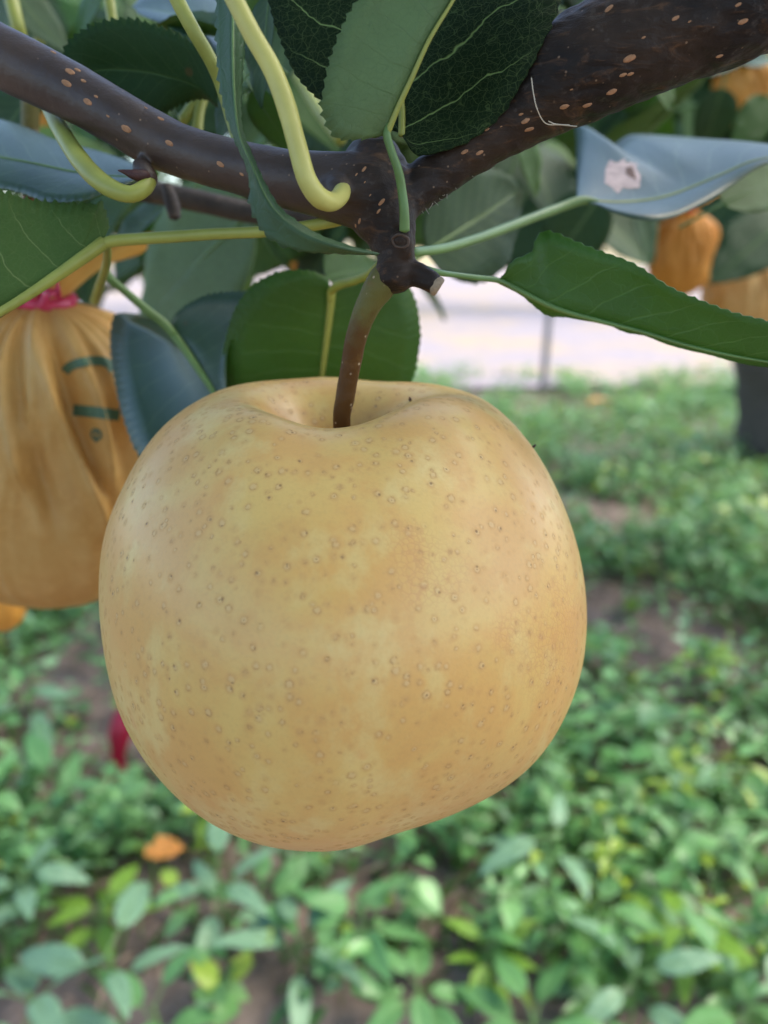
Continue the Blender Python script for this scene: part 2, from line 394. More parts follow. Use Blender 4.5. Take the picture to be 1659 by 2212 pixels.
# ------------------------------------------------------------------ leaf masses (weeds, crowns)
def leaf_template(ns=5, fold=0.18, curl=0.25):
    """unit leaf along +X, width along Y, 3 across"""
    V = []; F = []
    ts = np.linspace(0, 1, ns)
    for t in ts:
        wd = 0.5 * math.sin(math.pi * min(1, t ** 0.75 * 0.97 + 0.03)) ** 0.8 if 0 < t < 1 else 0.02
        z = -curl * t * t
        for s in (-1, 0, 1):
            V.append((t, s * wd, z + fold * wd * abs(s)))
    for i in range(ns - 1):
        for j in range(2):
            a = i * 3 + j; F.append((a, a + 3, a + 4, a + 1))
    return np.array(V), np.array(F)
def bake_leaves(name, bases, dirs, ups, L, W, cols, mat, parent=None, ns=5, fold=0.18, curl=0.25, extra=None):
    T, F = leaf_template(ns, fold, curl)
    n = len(bases)
    d = dirs / (np.linalg.norm(dirs, axis=1)[:, None] + 1e-9)
    s = np.cross(ups, d); s /= np.linalg.norm(s, axis=1)[:, None] + 1e-9
    u = np.cross(d, s)
    V = (bases[:, None, :] + d[:, None, :] * (T[None, :, 0:1] * L[:, None, None]) + s[:, None, :] * (T[None, :, 1:2] * W[:, None, None])
         + u[:, None, :] * (T[None, :, 2:3] * L[:, None, None]))
    V = V.reshape(-1, 3); nt = len(T)
    FF = (F[None] + (np.arange(n) * nt)[:, None, None]).reshape(-1, 4)
    C = np.repeat(np.concatenate([cols, np.ones((n, 1))], 1), nt, 0)
    if extra is not None:
        ev, ef, ec = extra
        FF = np.vstack([FF, ef + len(V)]); V = np.vstack([V, ev]); C = np.vstack([C, ec])
    me = bpy.data.meshes.new(name)
    me.vertices.add(len(V)); me.vertices.foreach_set('co', V.astype(np.float32).ravel())
    me.loops.add(FF.size); me.loops.foreach_set('vertex_index', FF.astype(np.int32).ravel())
    me.polygons.add(len(FF)); me.polygons.foreach_set('loop_start', np.arange(0, FF.size, 4, dtype=np.int32))
    me.polygons.foreach_set('use_smooth', np.ones(len(FF), bool))
    me.update(calc_edges=True)
    ca = me.color_attributes.new('tint', 'FLOAT_COLOR', 'POINT'); ca.data.foreach_set('color', C.astype(np.float32).ravel())
    me.materials.append(mat)
    o = bpy.data.objects.new(name, me); COL.objects.link(o)
    if parent: o.parent = parent
    return o
def stems_quads(P0, P1, wd, col):
    """thin upright stems as crossed strips with real width"""
    n = len(P0); V = []; 
    off = np.array([[1, 0, 0], [-.5, .87, 0], [-.5, -.87, 0]]) * wd
    V = np.concatenate([P0[:, None] + off[None], P1[:, None] + off[None] * .6], 1).reshape(-1, 3)
    f = np.array([[0, 1, 4, 3], [1, 2, 5, 4], [2, 0, 3, 5]])
    F = (f[None] + (np.arange(n) * 6)[:, None, None]).reshape(-1, 4)
    return V, F, np.tile(np.array([*col, 1.0]), (len(V), 1))
def nz(x, y, s, o=0.0): return noise.noise(Vector((x * s + o, y * s - o, o)))

GREENS = np.array([(0.18, 0.39, 0.125), (0.14, 0.33, 0.095), (0.22, 0.44, 0.155), (0.25, 0.44, 0.22), (0.36, 0.50, 0.055), (0.105, 0.23, 0.08)])
GP = np.array([.27, .24, .19, .12, .09, .09])
def weeds():
    B = []; D = []; U = []; L = []; W = []; C = []; S0 = []; S1 = []
    n_pl = 0
    while n_pl < 8600:
        y = 0.55 + 4.1 * random.random() ** 0.80
        hw = 0.62 * y + 0.30
        x = random.uniform(-hw, hw)
        dens = nz(x, y, 2.6, 11) + 0.55 * nz(x, y, 6.5, 3)
        bare = -0.30 if y > 1.5 else 0.0
        if dens < bare and random.random() < 0.88: continue
        if y > 3.6 and (nz(x, y, 1.8, 40) < -.1 + (y - 3.9) * .5 - 0.35 * (x > 1.0)): continue
        n_pl += 1
        h = random.uniform(0.025, 0.13) * (1.0 + 0.5 * max(0, dens)) * (1.1 if y < 2 else 0.95)
        k = rng.choice(len(GREENS), p=GP)
        base = np.array([x, y, 0.0]); lean = rng.normal(0, 0.25, 2)
        top = base + np.array([lean[0] * h, lean[1] * h, h])
        S0.append(base); S1.append(top)
        nl = random.randint(6, 11) if y < 2 else random.randint(5, 8); ll = random.uniform(0.014, 0.042); asp = random.uniform(0.24, 0.75)
        ph = random.random() * 6.28
        for i in range(nl):
            t = 0.25 + 0.75 * (i + 1) / nl
            p = base + (top - base) * t + rng.normal(0, 0.012, 3) * (1, 1, .3)
            az = ph + i * 2.4 + random.uniform(-.4, .4); el = random.uniform(-0.35, 0.75)
            d = np.array([math.cos(az) * math.cos(el), math.sin(az) * math.cos(el), math.sin(el)])
            s = ll * random.uniform(0.6, 1.25)
            B.append(p); D.append(d); U.append(np.array([rng.normal(0, .3), rng.normal(0, .3), 1.0])); L.append(s); W.append(s * asp)
            g = GREENS[k] if random.random() < .75 else GREENS[rng.choice(len(GREENS), p=GP)]
            C.append(g * random.uniform(0.75, 1.3))
    # low grass blades between
    for i in range(9000):
        y = 0.6 + 3.6 * random.random(); hw = 0.62 * y + 0.25; x = random.uniform(-hw, hw)
        if nz(x, y, 2.6, 11) < -0.25: continue
        az = random.random() * 6.28; el = random.uniform(.3, 1.3)
        B.append(np.array([x, y, 0.0])); D.append(np.array([math.cos(az) * math.cos(el), math.sin(az) * math.cos(el), math.sin(el)]))
        U.append(np.array([rng.normal(), rng.normal(), .6])); s = random.uniform(.03, .09); L.append(s); W.append(random.uniform(.003, .007))
        C.append(np.array((0.11, 0.22, 0.06)) * random.uniform(.7, 1.4))
    ex = stems_quads(np.array(S0), np.array(S1), 0.0012, (0.10, 0.17, 0.05))
    o = bake_leaves('weeds', np.array(B), np.array(D), np.array(U), np.array(L), np.array(W), np.array(C), M['weed'], extra=ex)
    tag(o, 'low green weeds carpeting the orchard floor', 'weeds', kind='stuff')
weeds()

# dry straw litter on the bare soil
def straw():
    B = []; D = []; U = []; L = []; W = []; C = []
    for i in range(5000):
        y = 0.6 + 4.2 * random.random(); hw = 0.62 * y + 0.25; x = random.uniform(-hw, hw)
        az = random.random() * 6.28
        B.append(np.array([x, y, 0.016 + random.random() * .012])); D.append(np.array([math.cos(az), math.sin(az), random.uniform(-.1, .15)]))
        U.append(np.array([rng.normal(0, .4), rng.normal(0, .4), 1])); s = random.uniform(.02, .07); L.append(s); W.append(random.uniform(.002, .006))
        C.append(np.array((0.34, 0.26, 0.18)) * random.uniform(.5, 1.3))
    k = NT('dry_straw'); a = k.n('ShaderNodeAttribute'); a.attribute_name = 'tint'
    m = k.done(k.bsdf(a.outputs['Color'], 0.8, 0.3))
    o = bake_leaves('straw_litter', np.array(B), np.array(D), np.array(U), np.array(L), np.array(W), np.array(C), m, ns=3)
    tag(o, 'dry straw and leaf litter between the weeds', 'litter', kind='stuff')
straw()

# ------------------------------------------------------------------ leaf builder
def leaf_mesh(name, L, Mi, Rr, upper, under, camber=0.10, teeth=0.0, tooth_n=3, nv=5, thick=0.00028, upper_to=None, wav=0.0, seed=0.0):
    """loft left edge - midrib - right edge; two sheets with a rim. upper_to: point that sees the upper side"""
    L = np.asarray(L); Mi = np.asarray(Mi); Rr = np.asarray(Rr); nu = len(Mi)
    tan = np.gradient(Mi, axis=0); tan /= np.linalg.norm(tan, axis=1)[:, None] + 1e-12
    nr = np.cross(tan, Rr - L); nr /= np.linalg.norm(nr, axis=1)[:, None] + 1e-12
    vs = np.linspace(-1, 1, 2 * nv + 1)
    P = np.zeros((nu, len(vs), 3)); UV = np.zeros((nu, len(vs), 2))
    for i in range(nu):
        for j, v in enumerate(vs):
            E = (L if v < 0 else Rr)[i]; off = E - Mi[i]; a = abs(v); wdt = np.linalg.norm(off)
            p = Mi[i] + off * a + nr[i] * camber * wdt * math.sin(math.pi * a * 0.8)
            if a > 0.99 and teeth and 2 < i < nu - 3:
                sawt = ((i + (3 if v < 0 else 0)) % tooth_n) / (tooth_n - 1)
                am = teeth * (0.7 + 0.6 * noise.noise(Vector((i * .7, v * 3, seed))))
                p = p + off / (wdt + 1e-9) * am * sawt * min(1, wdt / 0.004)
            if wav: p = p + nr[i] * wav * a * noise.noise(Vector((i / nu * 6 + seed, v * 1.5, seed)))
            P[i, j] = p; UV[i, j] = (i / (nu - 1), 0.5 + v * 0.5)
    du = np.gradient(P, axis=0); dv = np.gradient(P, axis=1)
    N = np.cross(du, dv); N /= np.linalg.norm(N, axis=2)[:, :, None] + 1e-12
    nvv = len(vs); tot = nu * nvv
    A = (P + N * thick / 2).reshape(-1, 3); B = (P - N * thick / 2).reshape(-1, 3)
    F = []; mi = []
    for i in range(nu - 1):
        for j in range(nvv - 1):
            a = i * nvv + j
            F.append((a, a + nvv, a + nvv + 1, a + 1)); mi.append(0)
            F.append((tot + a, tot + a + 1, tot + a + nvv + 1, tot + a + nvv)); mi.append(1)
    ring = [i * nvv for i in range(nu)] + [(nu - 1) * nvv + j for j in range(1, nvv)] + [i * nvv + nvv - 1 for i in range(nu - 2, -1, -1)] + [j for j in range(nvv - 2, 0, -1)]
    for q in range(len(ring)):
        a, b = ring[q], ring[(q + 1) % len(ring)]
        F.append((a, a + tot, b + tot, b)); mi.append(1)
    side = 0
    if upper_to is not None:
        c = P[nu // 2, nvv // 4]; n = N[nu // 2, nvv // 4]
        side = 1 if np.dot(np.array(upper_to) - c, n) > 0 else -1
    mats = [upper, under] if side >= 0 else [under, upper]
    # winding: make sheet 0 face +N
    return mesh_obj(name, np.vstack([A, B]), F, mats, uv=np.vstack([UV.reshape(-1, 2)] * 2), midx=mi)
def px_pts(rows): return [tuple(at(*r)) for r in rows]

tree = empty('pear_tree', (0.75, 0.30, 0.0))
tag(tree, 'pear tree whose dark speckled cane and glossy leaves carry the unbagged ripe pear', 'tree', 'pear trees in the orchard')
camv = tuple(CAM)
def hero_leaf(Lr, Mr, Rr_, see='up', up='up', under='under', nu=110, teeth=0.00045, camber=0.08, mid_r=0.0007, mid_mat='petiole_dark', petiole=None, pet_mat='petiole', wav=0.0, label=None, tooth_n=3, mid_side=1):
    L = crom(px_pts(Lr), nu); Mi = crom(px_pts(Mr), nu); Rr = crom(px_pts(Rr_), nu)
    far = np.array(camv) * 2 - Mi[nu // 2]
    tgt = camv if see == 'up' else tuple(2 * Mi[nu // 2] - np.array(camv))
    o = leaf_mesh('leaf', L, Mi, Rr, M[up], M[under], camber, teeth, tooth_n, upper_to=tgt, wav=wav, seed=random.random() * 50)
    adopt(o, tree)
    if label: o['label'] = label
    if mid_r:
        tow = np.array(camv) - Mi; tow /= np.linalg.norm(tow, axis=1)[:, None]
        rad = mid_r * np.linspace(1.0, 0.25, nu)[:, None]
        pp = np.hstack([Mi + tow * mid_r * 0.35 * mid_side, rad])[::4]
        v, f = tube_data(pp, 40, 8)
        m = mesh_obj('midrib', v, f, M[mid_mat]); m.parent = o
    if petiole:
        v, f = tube_data(px_path(petiole), 50, 14, 0.03, 300)
        p = mesh_obj('petiole', v, f, M[pet_mat]); p.parent = o
    return o

# ------------------------------------------------------------------ the cane, knot and spur: one continuous piece of wood
def tube_into(V, F, path, n=60, seg=20, rough=0.03, freq=120, capr=0.5):
    v, f = tube_data(path, n, seg, rough, freq, capr); k = len(V)
    V += [tuple(p) for p in v]; F += [tuple(i + k for i in q) for q in f]
BV = []; BF = []
tube_into(BV, BF, px_path([(-420, -60, .150, 66), (-150, 55, .148, 66), (0, 122, .147, 64), (150, 196, .146, 60), (260, 258, .145, 57), (330, 300, .145, 57), (400, 330, .144, 53), (500, 358, .142, 55), (620, 388, .140, 60), (720, 404, .139, 70), (790, 414, .138, 78), (845, 425, .139, 66)]), 110, 24, .035, 90)
tube_into(BV, BF, px_path([(845, 440, .140, 58), (890, 415, .140, 48), (960, 362, .140, 52), (1040, 300, .139, 62), (1120, 240, .138, 80), (1220, 168, .136, 108), (1320, 110, .134, 116), (1450, 55, .132, 122), (1600, -5, .130, 126), (1800, -90, .128, 130), (2050, -190, .126, 135)]), 110, 28, .05, 80)
tube_into(BV, BF, px_path([(800, 325, .147, 44), (806, 365, .143, 70), (815, 415, .140, 84), (830, 462, .139, 78), (846, 505, .1385, 56), (855, 545, .138, 43), (854, 580, .138, 40), (848, 612, .138, 36), (846, 622, .138, 30)]), 70, 24, .09, 140)
tube_into(BV, BF, px_path([(868, 500, .1345, 26), (872, 530, .1345, 22), (870, 560, .1365, 20)]), 20, 16, .06, 200)
tube_into(BV, BF, px_path([(862, 575, .138, 24), (900, 592, .1375, 25), (925, 606, .137, 23), (944, 618, .137, 21)]), 24, 18, .08, 260, .1)
tube_into(BV, BF, px_path([(300, 352, .143, 14), (310, 372, .1415, 24), (322, 392, .140, 22)]), 16, 14, .1, 300)
tube_into(BV, BF, px_path([(700, 392, .137, 22), (728, 408, .1325, 28), (745, 416, .131, 20)]), 16, 14, .05, 300)
tmp = mesh_obj('cane_rough', BV, BF, M['cane'])
rm = tmp.modifiers.new('r', 'REMESH'); rm.mode = 'VOXEL'; rm.voxel_size = 0.00055
sm = tmp.modifiers.new('s', 'SMOOTH'); sm.iterations = 5; sm.factor = 0.5
dg = bpy.context.evaluated_depsgraph_get()
bme = bpy.data.meshes.new_from_object(tmp.evaluated_get(dg)); bme.name = 'cane'
bpy.data.objects.remove(tmp)
# bark relief on the older wood of the knot and the thick cane
nvb = len(bme.vertices); co = np.zeros(nvb * 3, np.float32); bme.vertices.foreach_get('co', co); co = co.reshape(-1, 3)
no = np.zeros(nvb * 3, np.float32); bme.vertices.foreach_get('normal', no); no = no.reshape(-1, 3)
def dpx(p):
    r = Vector(p) - CAM; d = r.dot(FW); return CX + FD * r.x / d, CY - FD * r.dot(UP) / d, d
age = np.zeros(nvb, np.float32)
for i in range(nvb):
    x, y, d = dpx(co[i]); t = min(1, max(0, (x - 690) / 130)); age[i] = t
    p = Vector(co[i])
    h = noise.noise(p * 420) * .5 + noise.noise(Vector((p.x * 260, p.y * 260, p.z * 700))) * .8
    co[i] += no[i] * (0.00003 + 0.00036 * t) * h
bme.vertices.foreach_set('co', co.ravel()); bme.update()
at_ = bme.attributes.new('age', 'FLOAT', 'POINT'); at_.data.foreach_set('value', age)
def cane_mat():
    k = NT('cane_bark_aged'); oc = k.coord('Object')
    a = k.n('ShaderNodeAttribute'); a.attribute_name = 'age'; ag = a.outputs['Fac']
    n1, _ = k.noise(oc, 70, 5, 0.6); n2, _ = k.noise(oc, 520, 4, 0.65)
    st, _ = k.noise(k.scale(oc, (0.6, 1, 1.9)), 240, 5, 0.65, 1.0)
    smooth_c = k.mix(k.step(n1, 0.35, 0.68), (0.040, 0.027, 0.021), (0.060, 0.040, 0.029))
    old_c = k.mix(k.step(n1, 0.35, 0.65), (0.010, 0.007, 0.006), (0.030, 0.018, 0.011))
    old_c = k.mix(k.step(st, 0.52, 0.72, 0.0, 0.85), old_c, (0.090, 0.046, 0.022))
    old_c = k.mix(k.step(n2, 0.56, 0.74, 0.0, 0.45), old_c, (0.085, 0.070, 0.06))
    c = k.mix(ag, smooth_c, old_c)
    vo = k.vor(oc, 760); dots = k.step(vo.outputs['Distance'], 0.10, 0.2, 1.0, 0.0)
    sp = k.n('ShaderNodeSeparateColor'); k.put(sp.inputs[0], vo.outputs['Color'])
    c = k.mix(k.math('MULTIPLY', dots, k.step(sp.outputs[0], 0.82, 0.92, 0.0, 0.55)), c, (0.30, 0.20, 0.13))
    h = k.math('ADD', k.math('MULTIPLY', n2, 0.5), k.math('MULTIPLY', st, k.math('ADD', 0.15, ag)))
    rg = k.math('ADD', 0.36, k.math('MULTIPLY', ag, 0.12))
    return k.done(k.bsdf(c, k.math('ADD', rg, k.math('MULTIPLY', n2, 0.15)), k.math('SUBTRACT', 0.42, k.math('MULTIPLY', ag, 0.2)), k.bump(h, 0.5, 0.0007)))
bme.materials.clear(); bme.materials.append(cane_mat())
bme.polygons.foreach_set('use_smooth', [True] * len(bme.polygons))
cane = bpy.data.objects.new('cane', bme); COL.objects.link(cane); adopt(cane, tree)
cane['label'] = 'dark brown speckled cane forking at a knotty spur'
bvh = BVHTree.FromPolygons([tuple(c) for c in co], [tuple(p.vertices) for p in bme.polygons])
def hit(b, x, y):
    v = (FW + RT * ((x - CX) / FD) + UP * ((CY - y) / FD)).normalized()
    return b.ray_cast(CAM, v, 3.0)
# lenticels
def lenticel(x, y, ln, wd, ang, parent=cane, mat='lenticel'):
    p, n, i, d = hit(bvh, x, y)
    if p is None: return
    k = d / FD; V = []; F = []
    t = (RT * math.cos(ang) + UP * math.sin(ang)); t = (t - n * t.dot(n)).normalized(); s = n.cross(t)
    nr, ns = 4, 14
    for a in range(nr):
        rr = math.cos(a / nr * math.pi / 2) ; hh = math.sin(a / nr * math.pi / 2)
        if a == 0: hh = -0.6
        for j in range(ns):
            q = 2 * math.pi * j / ns
            wob = 1 + .18 * noise.noise(Vector((math.cos(q) * 2 + x, math.sin(q) * 2 + y, a)))
            V.append(p + t * math.cos(q) * rr * ln * k * wob + s * math.sin(q) * rr * wd * k * wob + n * hh * wd * k * .38)
    V.append(p + n * wd * k * .24)
    for a in range(nr - 1):
        for j in range(ns): F.append((a * ns + j, a * ns + (j + 1) % ns, (a + 1) * ns + (j + 1) % ns, (a + 1) * ns + j))
    for j in range(ns): F.append(((nr - 1) * ns + j, (nr - 1) * ns + (j + 1) % ns, len(V) - 1))
    o = mesh_obj('lenticel', V, F, M[mat]); o.parent = parent
for (cx, cy, l) in [(395, 495, 32), (415, 425, 30), (460, 415, 20), (520, 605, 30), (570, 573, 14), (495, 480, 18), (750, 765, 34), (955, 705, 22), (1005, 850, 28), (1308, 975, 28), (318, 310, 18), (1255, 1135, 22), (1435, 1035, 16), (865, 640, 12), (640, 690, 12)]:
    lenticel(cx / 1.508 / 1.8228, cy / 1.508 / 1.8228, l * .9 / 1.508 / 1.8228, l * .45 / 1.508 / 1.8228, -0.5)
for (cx, cy, l) in [(920, 312, 38), (885, 400, 22), (925, 395, 22), (825, 490, 34), (572, 570, 30), (695, 562, 28), (340, 610, 16), (365, 645, 28), (385, 690, 30), (1165, 97, 22), (1525, 115, 28), (1500, 25, 18), (810, 45, 26), (40, 810, 24), (120, 815, 26), (1400, 300, 20), (995, 200, 12), (160, 690, 16), (1240, 115, 10), (610, 478, 10), (235, 675, 8)]:
    lenticel((1800 + cx / 1.355) / 1.8228, cy / 1.355 / 1.8228, l * .8 / 1.355 / 1.8228, l * .36 / 1.355 / 1.8228, 0.45)
for (cx, cy, l) in [(885, 1105, 26), (1000, 1320, 34), (855, 1445, 26), (830, 1475, 20), (925, 1275, 12), (980, 1380, 22), (835, 1140, 14), (890, 1190, 10)]:
    lenticel((900 + cx / 1.659) / 1.8228, cy / 1.659 / 1.8228, l * .8 / 1.659 / 1.8228, l * .32 / 1.659 / 1.8228, 0.9)
# leaf scar on the spur, cut face of the stub, bud, fibres
def ringpart(name, x, y, rx, ry, rad, mat):
    p, n, i, d = hit(bvh, x, y); k = d / FD; t = (RT - n * RT.dot(n)).normalized(); s = n.cross(t)
    pts = []
    for j in range(25):
        q = 2 * math.pi * j / 24; c = p + t * math.cos(q) * rx * k + s * math.sin(q) * ry * k
        h2 = bvh.find_nearest(c); pts.append((*h2[0], rad * k))
    v, f = tube_data(pts, 40, 8, .2, 800); mesh_obj(name, v, f, M[mat]).parent = cane
ringpart('leaf_scar', 864, 520, 22, 13, 3.0, 'rough_bark')
v, f = tube_data(px_path([(930, 609, .1372, 17), (944, 618, .137, 22), (950, 622, .137, 19)]), 10, 18, .12, 500, .05)
mesh_obj('cut_end', v, f, M['cut']).parent = cane
v, f = tube_data(px_path([(330, 378, .1405, 9), (310, 380, .139, 13), (290, 378, .138, 11), (272, 372, .1375, 6), (255, 368, .137, 1.2)]), 24, 12, .12, 500)
mesh_obj('bud', v, f, M['bud']).parent = cane
for pts in ([(1148, 168, .124), (1152, 200, .125), (1160, 235, .126), (1178, 266, .129), (1210, 270, .131), (1246, 273, .132)],
            [(1185, 262, .129), (1200, 268, .130), (1230, 270, .131)]):
    v, f = tube_data(px_path([(*q, 1.1) for q in pts]), 30, 6); mesh_obj('fibre', v, f, M['hair']).parent = cane
for i in range(26):
    t = i / 25; x = 915 + t * 190 + random.uniform(-6, 6); y = 448 - t * 175 + random.uniform(-6, 6)
    q = [(x, y, .140, .9), (x + random.uniform(-3, 5), y + random.uniform(6, 12), .1395, .7), (x + random.uniform(-6, 10), y + random.uniform(12, 24), .139, .3)]
    v, f = tube_data(px_path(q), 8, 5); mesh_obj('fibre', v, f, M['hair']).parent = cane
# the limb and trunk beyond the frame that carry the cane
e = at(2050, -190, .126)
v, f = tube_data([(*e, .0107), (e.x + .12, e.y + .02, e.z + .03, .014), (.45, .18, .98, .022), (.66, .27, .92, .032), (.74, .30, .80, .04)], 50, 20, .06, 40)
adopt(mesh_obj('limb', v, f, M['trunk']), tree)
v, f = tube_data([(.78, .32, -.05, .085), (.76, .31, .15, .066), (.74, .30, .5, .058), (.74, .30, .85, .055), (.70, .25, 1.2, .045), (.55, .1, 1.55, .03), (.3, -.1, 1.75, .018)], 60, 22, .10, 14)
adopt(mesh_obj('trunk', v, f, M['trunk']), tree)

# ------------------------------------------------------------------ the pear
SIL = [(213,1300),(217,1200),(235,1120),(262,1060),(300,985),(350,920),(410,873),(480,838),(540,824),(600,820),(680,814),(722,812),(760,818),(800,823),(850,825),(900,823),(960,832),(1010,845),(1060,868),(1100,905),(1150,963),(1190,1030),(1225,1110),(1250,1190),(1264,1270),(1268,1350),(1262,1420),(1245,1490),(1215,1560),(1175,1625),(1120,1680),(1060,1720),(1000,1750),(945,1773),(880,1793),(820,1812),(780,1828),(730,1838),(680,1840),(600,1833),(540,1818),(470,1788),(400,1740),(350,1690),(310,1640),(275,1580),(250,1520),(232,1450),(220,1380)]
PC = (740.0, 1326.0); PD = 0.165
def build_pear():
    c3 = at(PC[0], PC[1], PD)
    nth, nt = 256, 170
    V = np.zeros((nt, nth, 3)); Rr = 0.0515
    for i in range(nt):
        t = math.pi * i / (nt - 1)                      # 0 bottom .. pi top
        ct, st = -math.cos(t), math.sin(t)
        ex = 0.86 if ct > 0 else 0.94
        rho = Rr * (abs(st) ** ex)
        z = (0.0475 if ct > 0 else 0.0490) * (abs(ct) ** (0.92 if ct > 0 else 1.0)) * (1 if ct > 0 else -1)
        for j in range(nth):
            a = 2 * math.pi * j / nth; ca, sa = math.cos(a), math.sin(a)     # a: from +x towards +y (away)
            lump = 1 + 0.012 * math.cos(2 * a + 0.6) + 0.010 * math.cos(3 * a - 1.1) + 0.006 * math.cos(5 * a + 2)
            r = rho * (1 + (lump - 1) * min(1, rho / 0.03))
            x, y = r * ca, r * sa
            zz = z
            if ct > 0:
                cx_, cy_ = x + 0.0010, y + 0.001
                rr = math.hypot(cx_, cy_)
                zz -= 0.0180 * math.exp(-(rr / 0.0098) ** 2)
                zz -= 0.0010 * math.exp(-((x + 0.0005) / 0.0065) ** 2 - ((y + 0.018) / 0.010) ** 2)     # furrow in the near lip
                zz += 0.0006 * math.exp(-((x + 0.013) / 0.008) ** 2 - ((y + 0.016) / 0.010) ** 2)
                zz += 0.0012 * math.exp(-((x - 0.016) / 0.010) ** 2 - ((y + 0.014) / 0.012) ** 2)
                zz -= 0.0022 * math.exp(-((x - 0.014) / 0.008) ** 2 - ((y - 0.004) / 0.007) ** 2)     # side furrow
            else:
                zz += 0.0065 * math.exp(-(math.hypot(x + .004, y) / 0.011) ** 2)                        # calyx dimple
            V[i, j] = (c3.x + x, c3.y + y, c3.z + zz)
    P = V.reshape(-1, 3)
    rel = P - np.array(CAM)
    d = rel @ np.array(FW); X = rel[:, 0] / d * FD; Y = rel @ np.array(UP) / d * FD
    x0, y0 = PC[0] - CX, CY - PC[1]
    dx, dy = X - x0, Y - y0
    phi = np.arctan2(dy, dx); r = np.hypot(dx, dy)
    nb = 120; edges = np.linspace(-math.pi, math.pi, nb + 1); ctr = 0.5 * (edges[1:] + edges[:-1])
    R0 = np.array([r[(phi >= edges[i]) & (phi < edges[i + 1])].max() for i in range(nb)])
    s = np.array([(a - PC[0], PC[1] - b) for a, b in SIL]); s = crom(np.hstack([np.vstack([s, s[:1]]), np.zeros((len(s) + 1, 1))]), 900)
    sp = np.arctan2(s[:, 1], s[:, 0]); sr = np.hypot(s[:, 0], s[:, 1]); o = np.argsort(sp)
    Rt = np.interp(ctr, sp[o], sr[o], period=2 * math.pi)
    kk = Rt / R0
    ker = np.array([1, 2, 3, 2, 1.]) / 9; kk = np.convolve(np.concatenate([kk[-2:], kk, kk[:2]]), ker, 'valid')
    kv = np.interp(phi, ctr, kk, period=2 * math.pi)
    q = np.clip(r / (np.interp(phi, ctr, R0, period=2 * math.pi)), 0, 1); bl = q * q * (3 - 2 * q)
    f = 1 + (kv - 1) * bl
    X2, Y2 = x0 + dx * f, y0 + dy * f
    P = np.array(CAM) + d[:, None] * (np.array(FW) + X2[:, None] / FD * np.array(RT) + Y2[:, None] / FD * np.array(UP))
    F = []
    for i in range(nt - 1):
        for j in range(nth):
            a = i * nth + j; b = i * nth + (j + 1) % nth
            F.append((a, b, b + nth, a + nth))
    return P, F, c3, V
pear = empty('pear')
Pp, Pf, pc3, _ = build_pear()
pear.location = (pc3.x, pc3.y, float(Pp[:, 2].min()))
tag(pear, 'large ripe yellow-brown pear, unbagged, hanging by its stem from the knotty spur', 'pear')
pb = adopt(mesh_obj('fruit', Pp - np.array(pc3), Pf, M['pear']), pear)
pb.location = pc3
pbvh = BVHTree.FromPolygons([tuple(c) for c in Pp], [tuple(q) for q in Pf])
# stem: from the bottom of the cavity up to the spur
top_pole = Vector(Pp.reshape(170, 256, 3)[-1, 0])
sx, sy, sdp = dpx(top_pole)
print('cavity bottom at', sx, sy, sdp)
st_path = px_path([(738, 912, .1495, 19), (745, 860, .1475, 20.5), (756, 800, .1455, 21.5), (768, 735, .1430, 23), (782, 690, .1415, 25), (802, 648, .1400, 29), (824, 614, .1390, 34), (842, 592, .1385, 34)])
b0 = st_path[0]; dirv = (Vector(b0[:3]) - Vector(st_path[1][:3])).normalized()
st_path = [(*(Vector(b0[:3]) + Vector((0.0004, 0.001, -.012))), b0[3]), ] + st_path
v, f = tube_data(st_path, 80, 20, .05, 260)
adopt(mesh_obj('stem', v, f, M['stem']), pear)
for (x, y, r_) in ((887, 866, 3.2), (1150, 966, 3.0)):
    p, n, i, d = hit(pbvh, x, y)
    if p is None: continue
    v, f = tube_data([(*(p - n * .0002), r_ / FD * d * .6), (*(p + n * .0003), r_ / FD * d), (*(p + n * .0009), r_ / FD * d * .4)], 6, 8, .3, 2000)
    adopt(mesh_obj('speck', v, f, M['bud']), pear)

# ------------------------------------------------------------------ leaves around the fruit (traced outlines at their own depths)
# folded pale leaf in front, its other half turned back
hero_leaf([(832, 292, .128), (790, 300, .127), (735, 300, .126), (706, 245, .125), (712, 180, .124), (732, 105, .123), (760, 40, .122), (800, -20, .121), (880, -110, .12), (960, -160, .12)],
          [(836, 290, .127), (860, 232, .125), (888, 172, .123), (928, 85, .121), (978, 2, .120), (1010, -60, .119), (1040, -160, .119)],
          [(838, 288, .129), (845, 235, .133), (868, 175, .134), (905, 90, .133), (950, 5, .132), (990, -60, .13), (1040, -160, .12)],
          see='under', up='up', under='soft', teeth=.0008, mid_r=.00055, mid_mat='petiole', camber=.10, tooth_n=4,
          petiole=[(842, 262, .1265, 6), (836, 292, .1268, 9), (846, 328, .1275, 9), (860, 368, .1285, 9.5), (868, 410, .130, 10), (873, 455, .131, 10.5), (874, 498, .1325, 11.5)], pet_mat='petiole_dark',
          label='pale green folded leaf bent down over the knot')
# big leaf behind it, its shade painted into the near-black colour
hero_leaf([(862, 285, .140), (790, 262, .141), (705, 222, .142), (640, 160, .143), (604, 80, .143), (580, 0, .143), (575, -110, .143), (640, -260, .14), (760, -380, .14)],
          [(868, 292, .138), (868, 235, .139), (860, 150, .140), (845, 40, .141), (835, -80, .141), (810, -230, .14), (765, -385, .14)],
          [(872, 298, .1365), (905, 332, .1345), (1000, 305, .133), (1075, 248, .131), (1120, 180, .129), (1160, 105, .128), (1205, 5, .128), (1230, -100, .13), (1150, -260, .135), (770, -388, .14)],
          see='up', up='dark', under='under', teeth=.0005, camber=.05, mid_r=.0007, mid_mat='petiole', label='large shaded green leaf, painted near-black, with pale net veins above the knot')
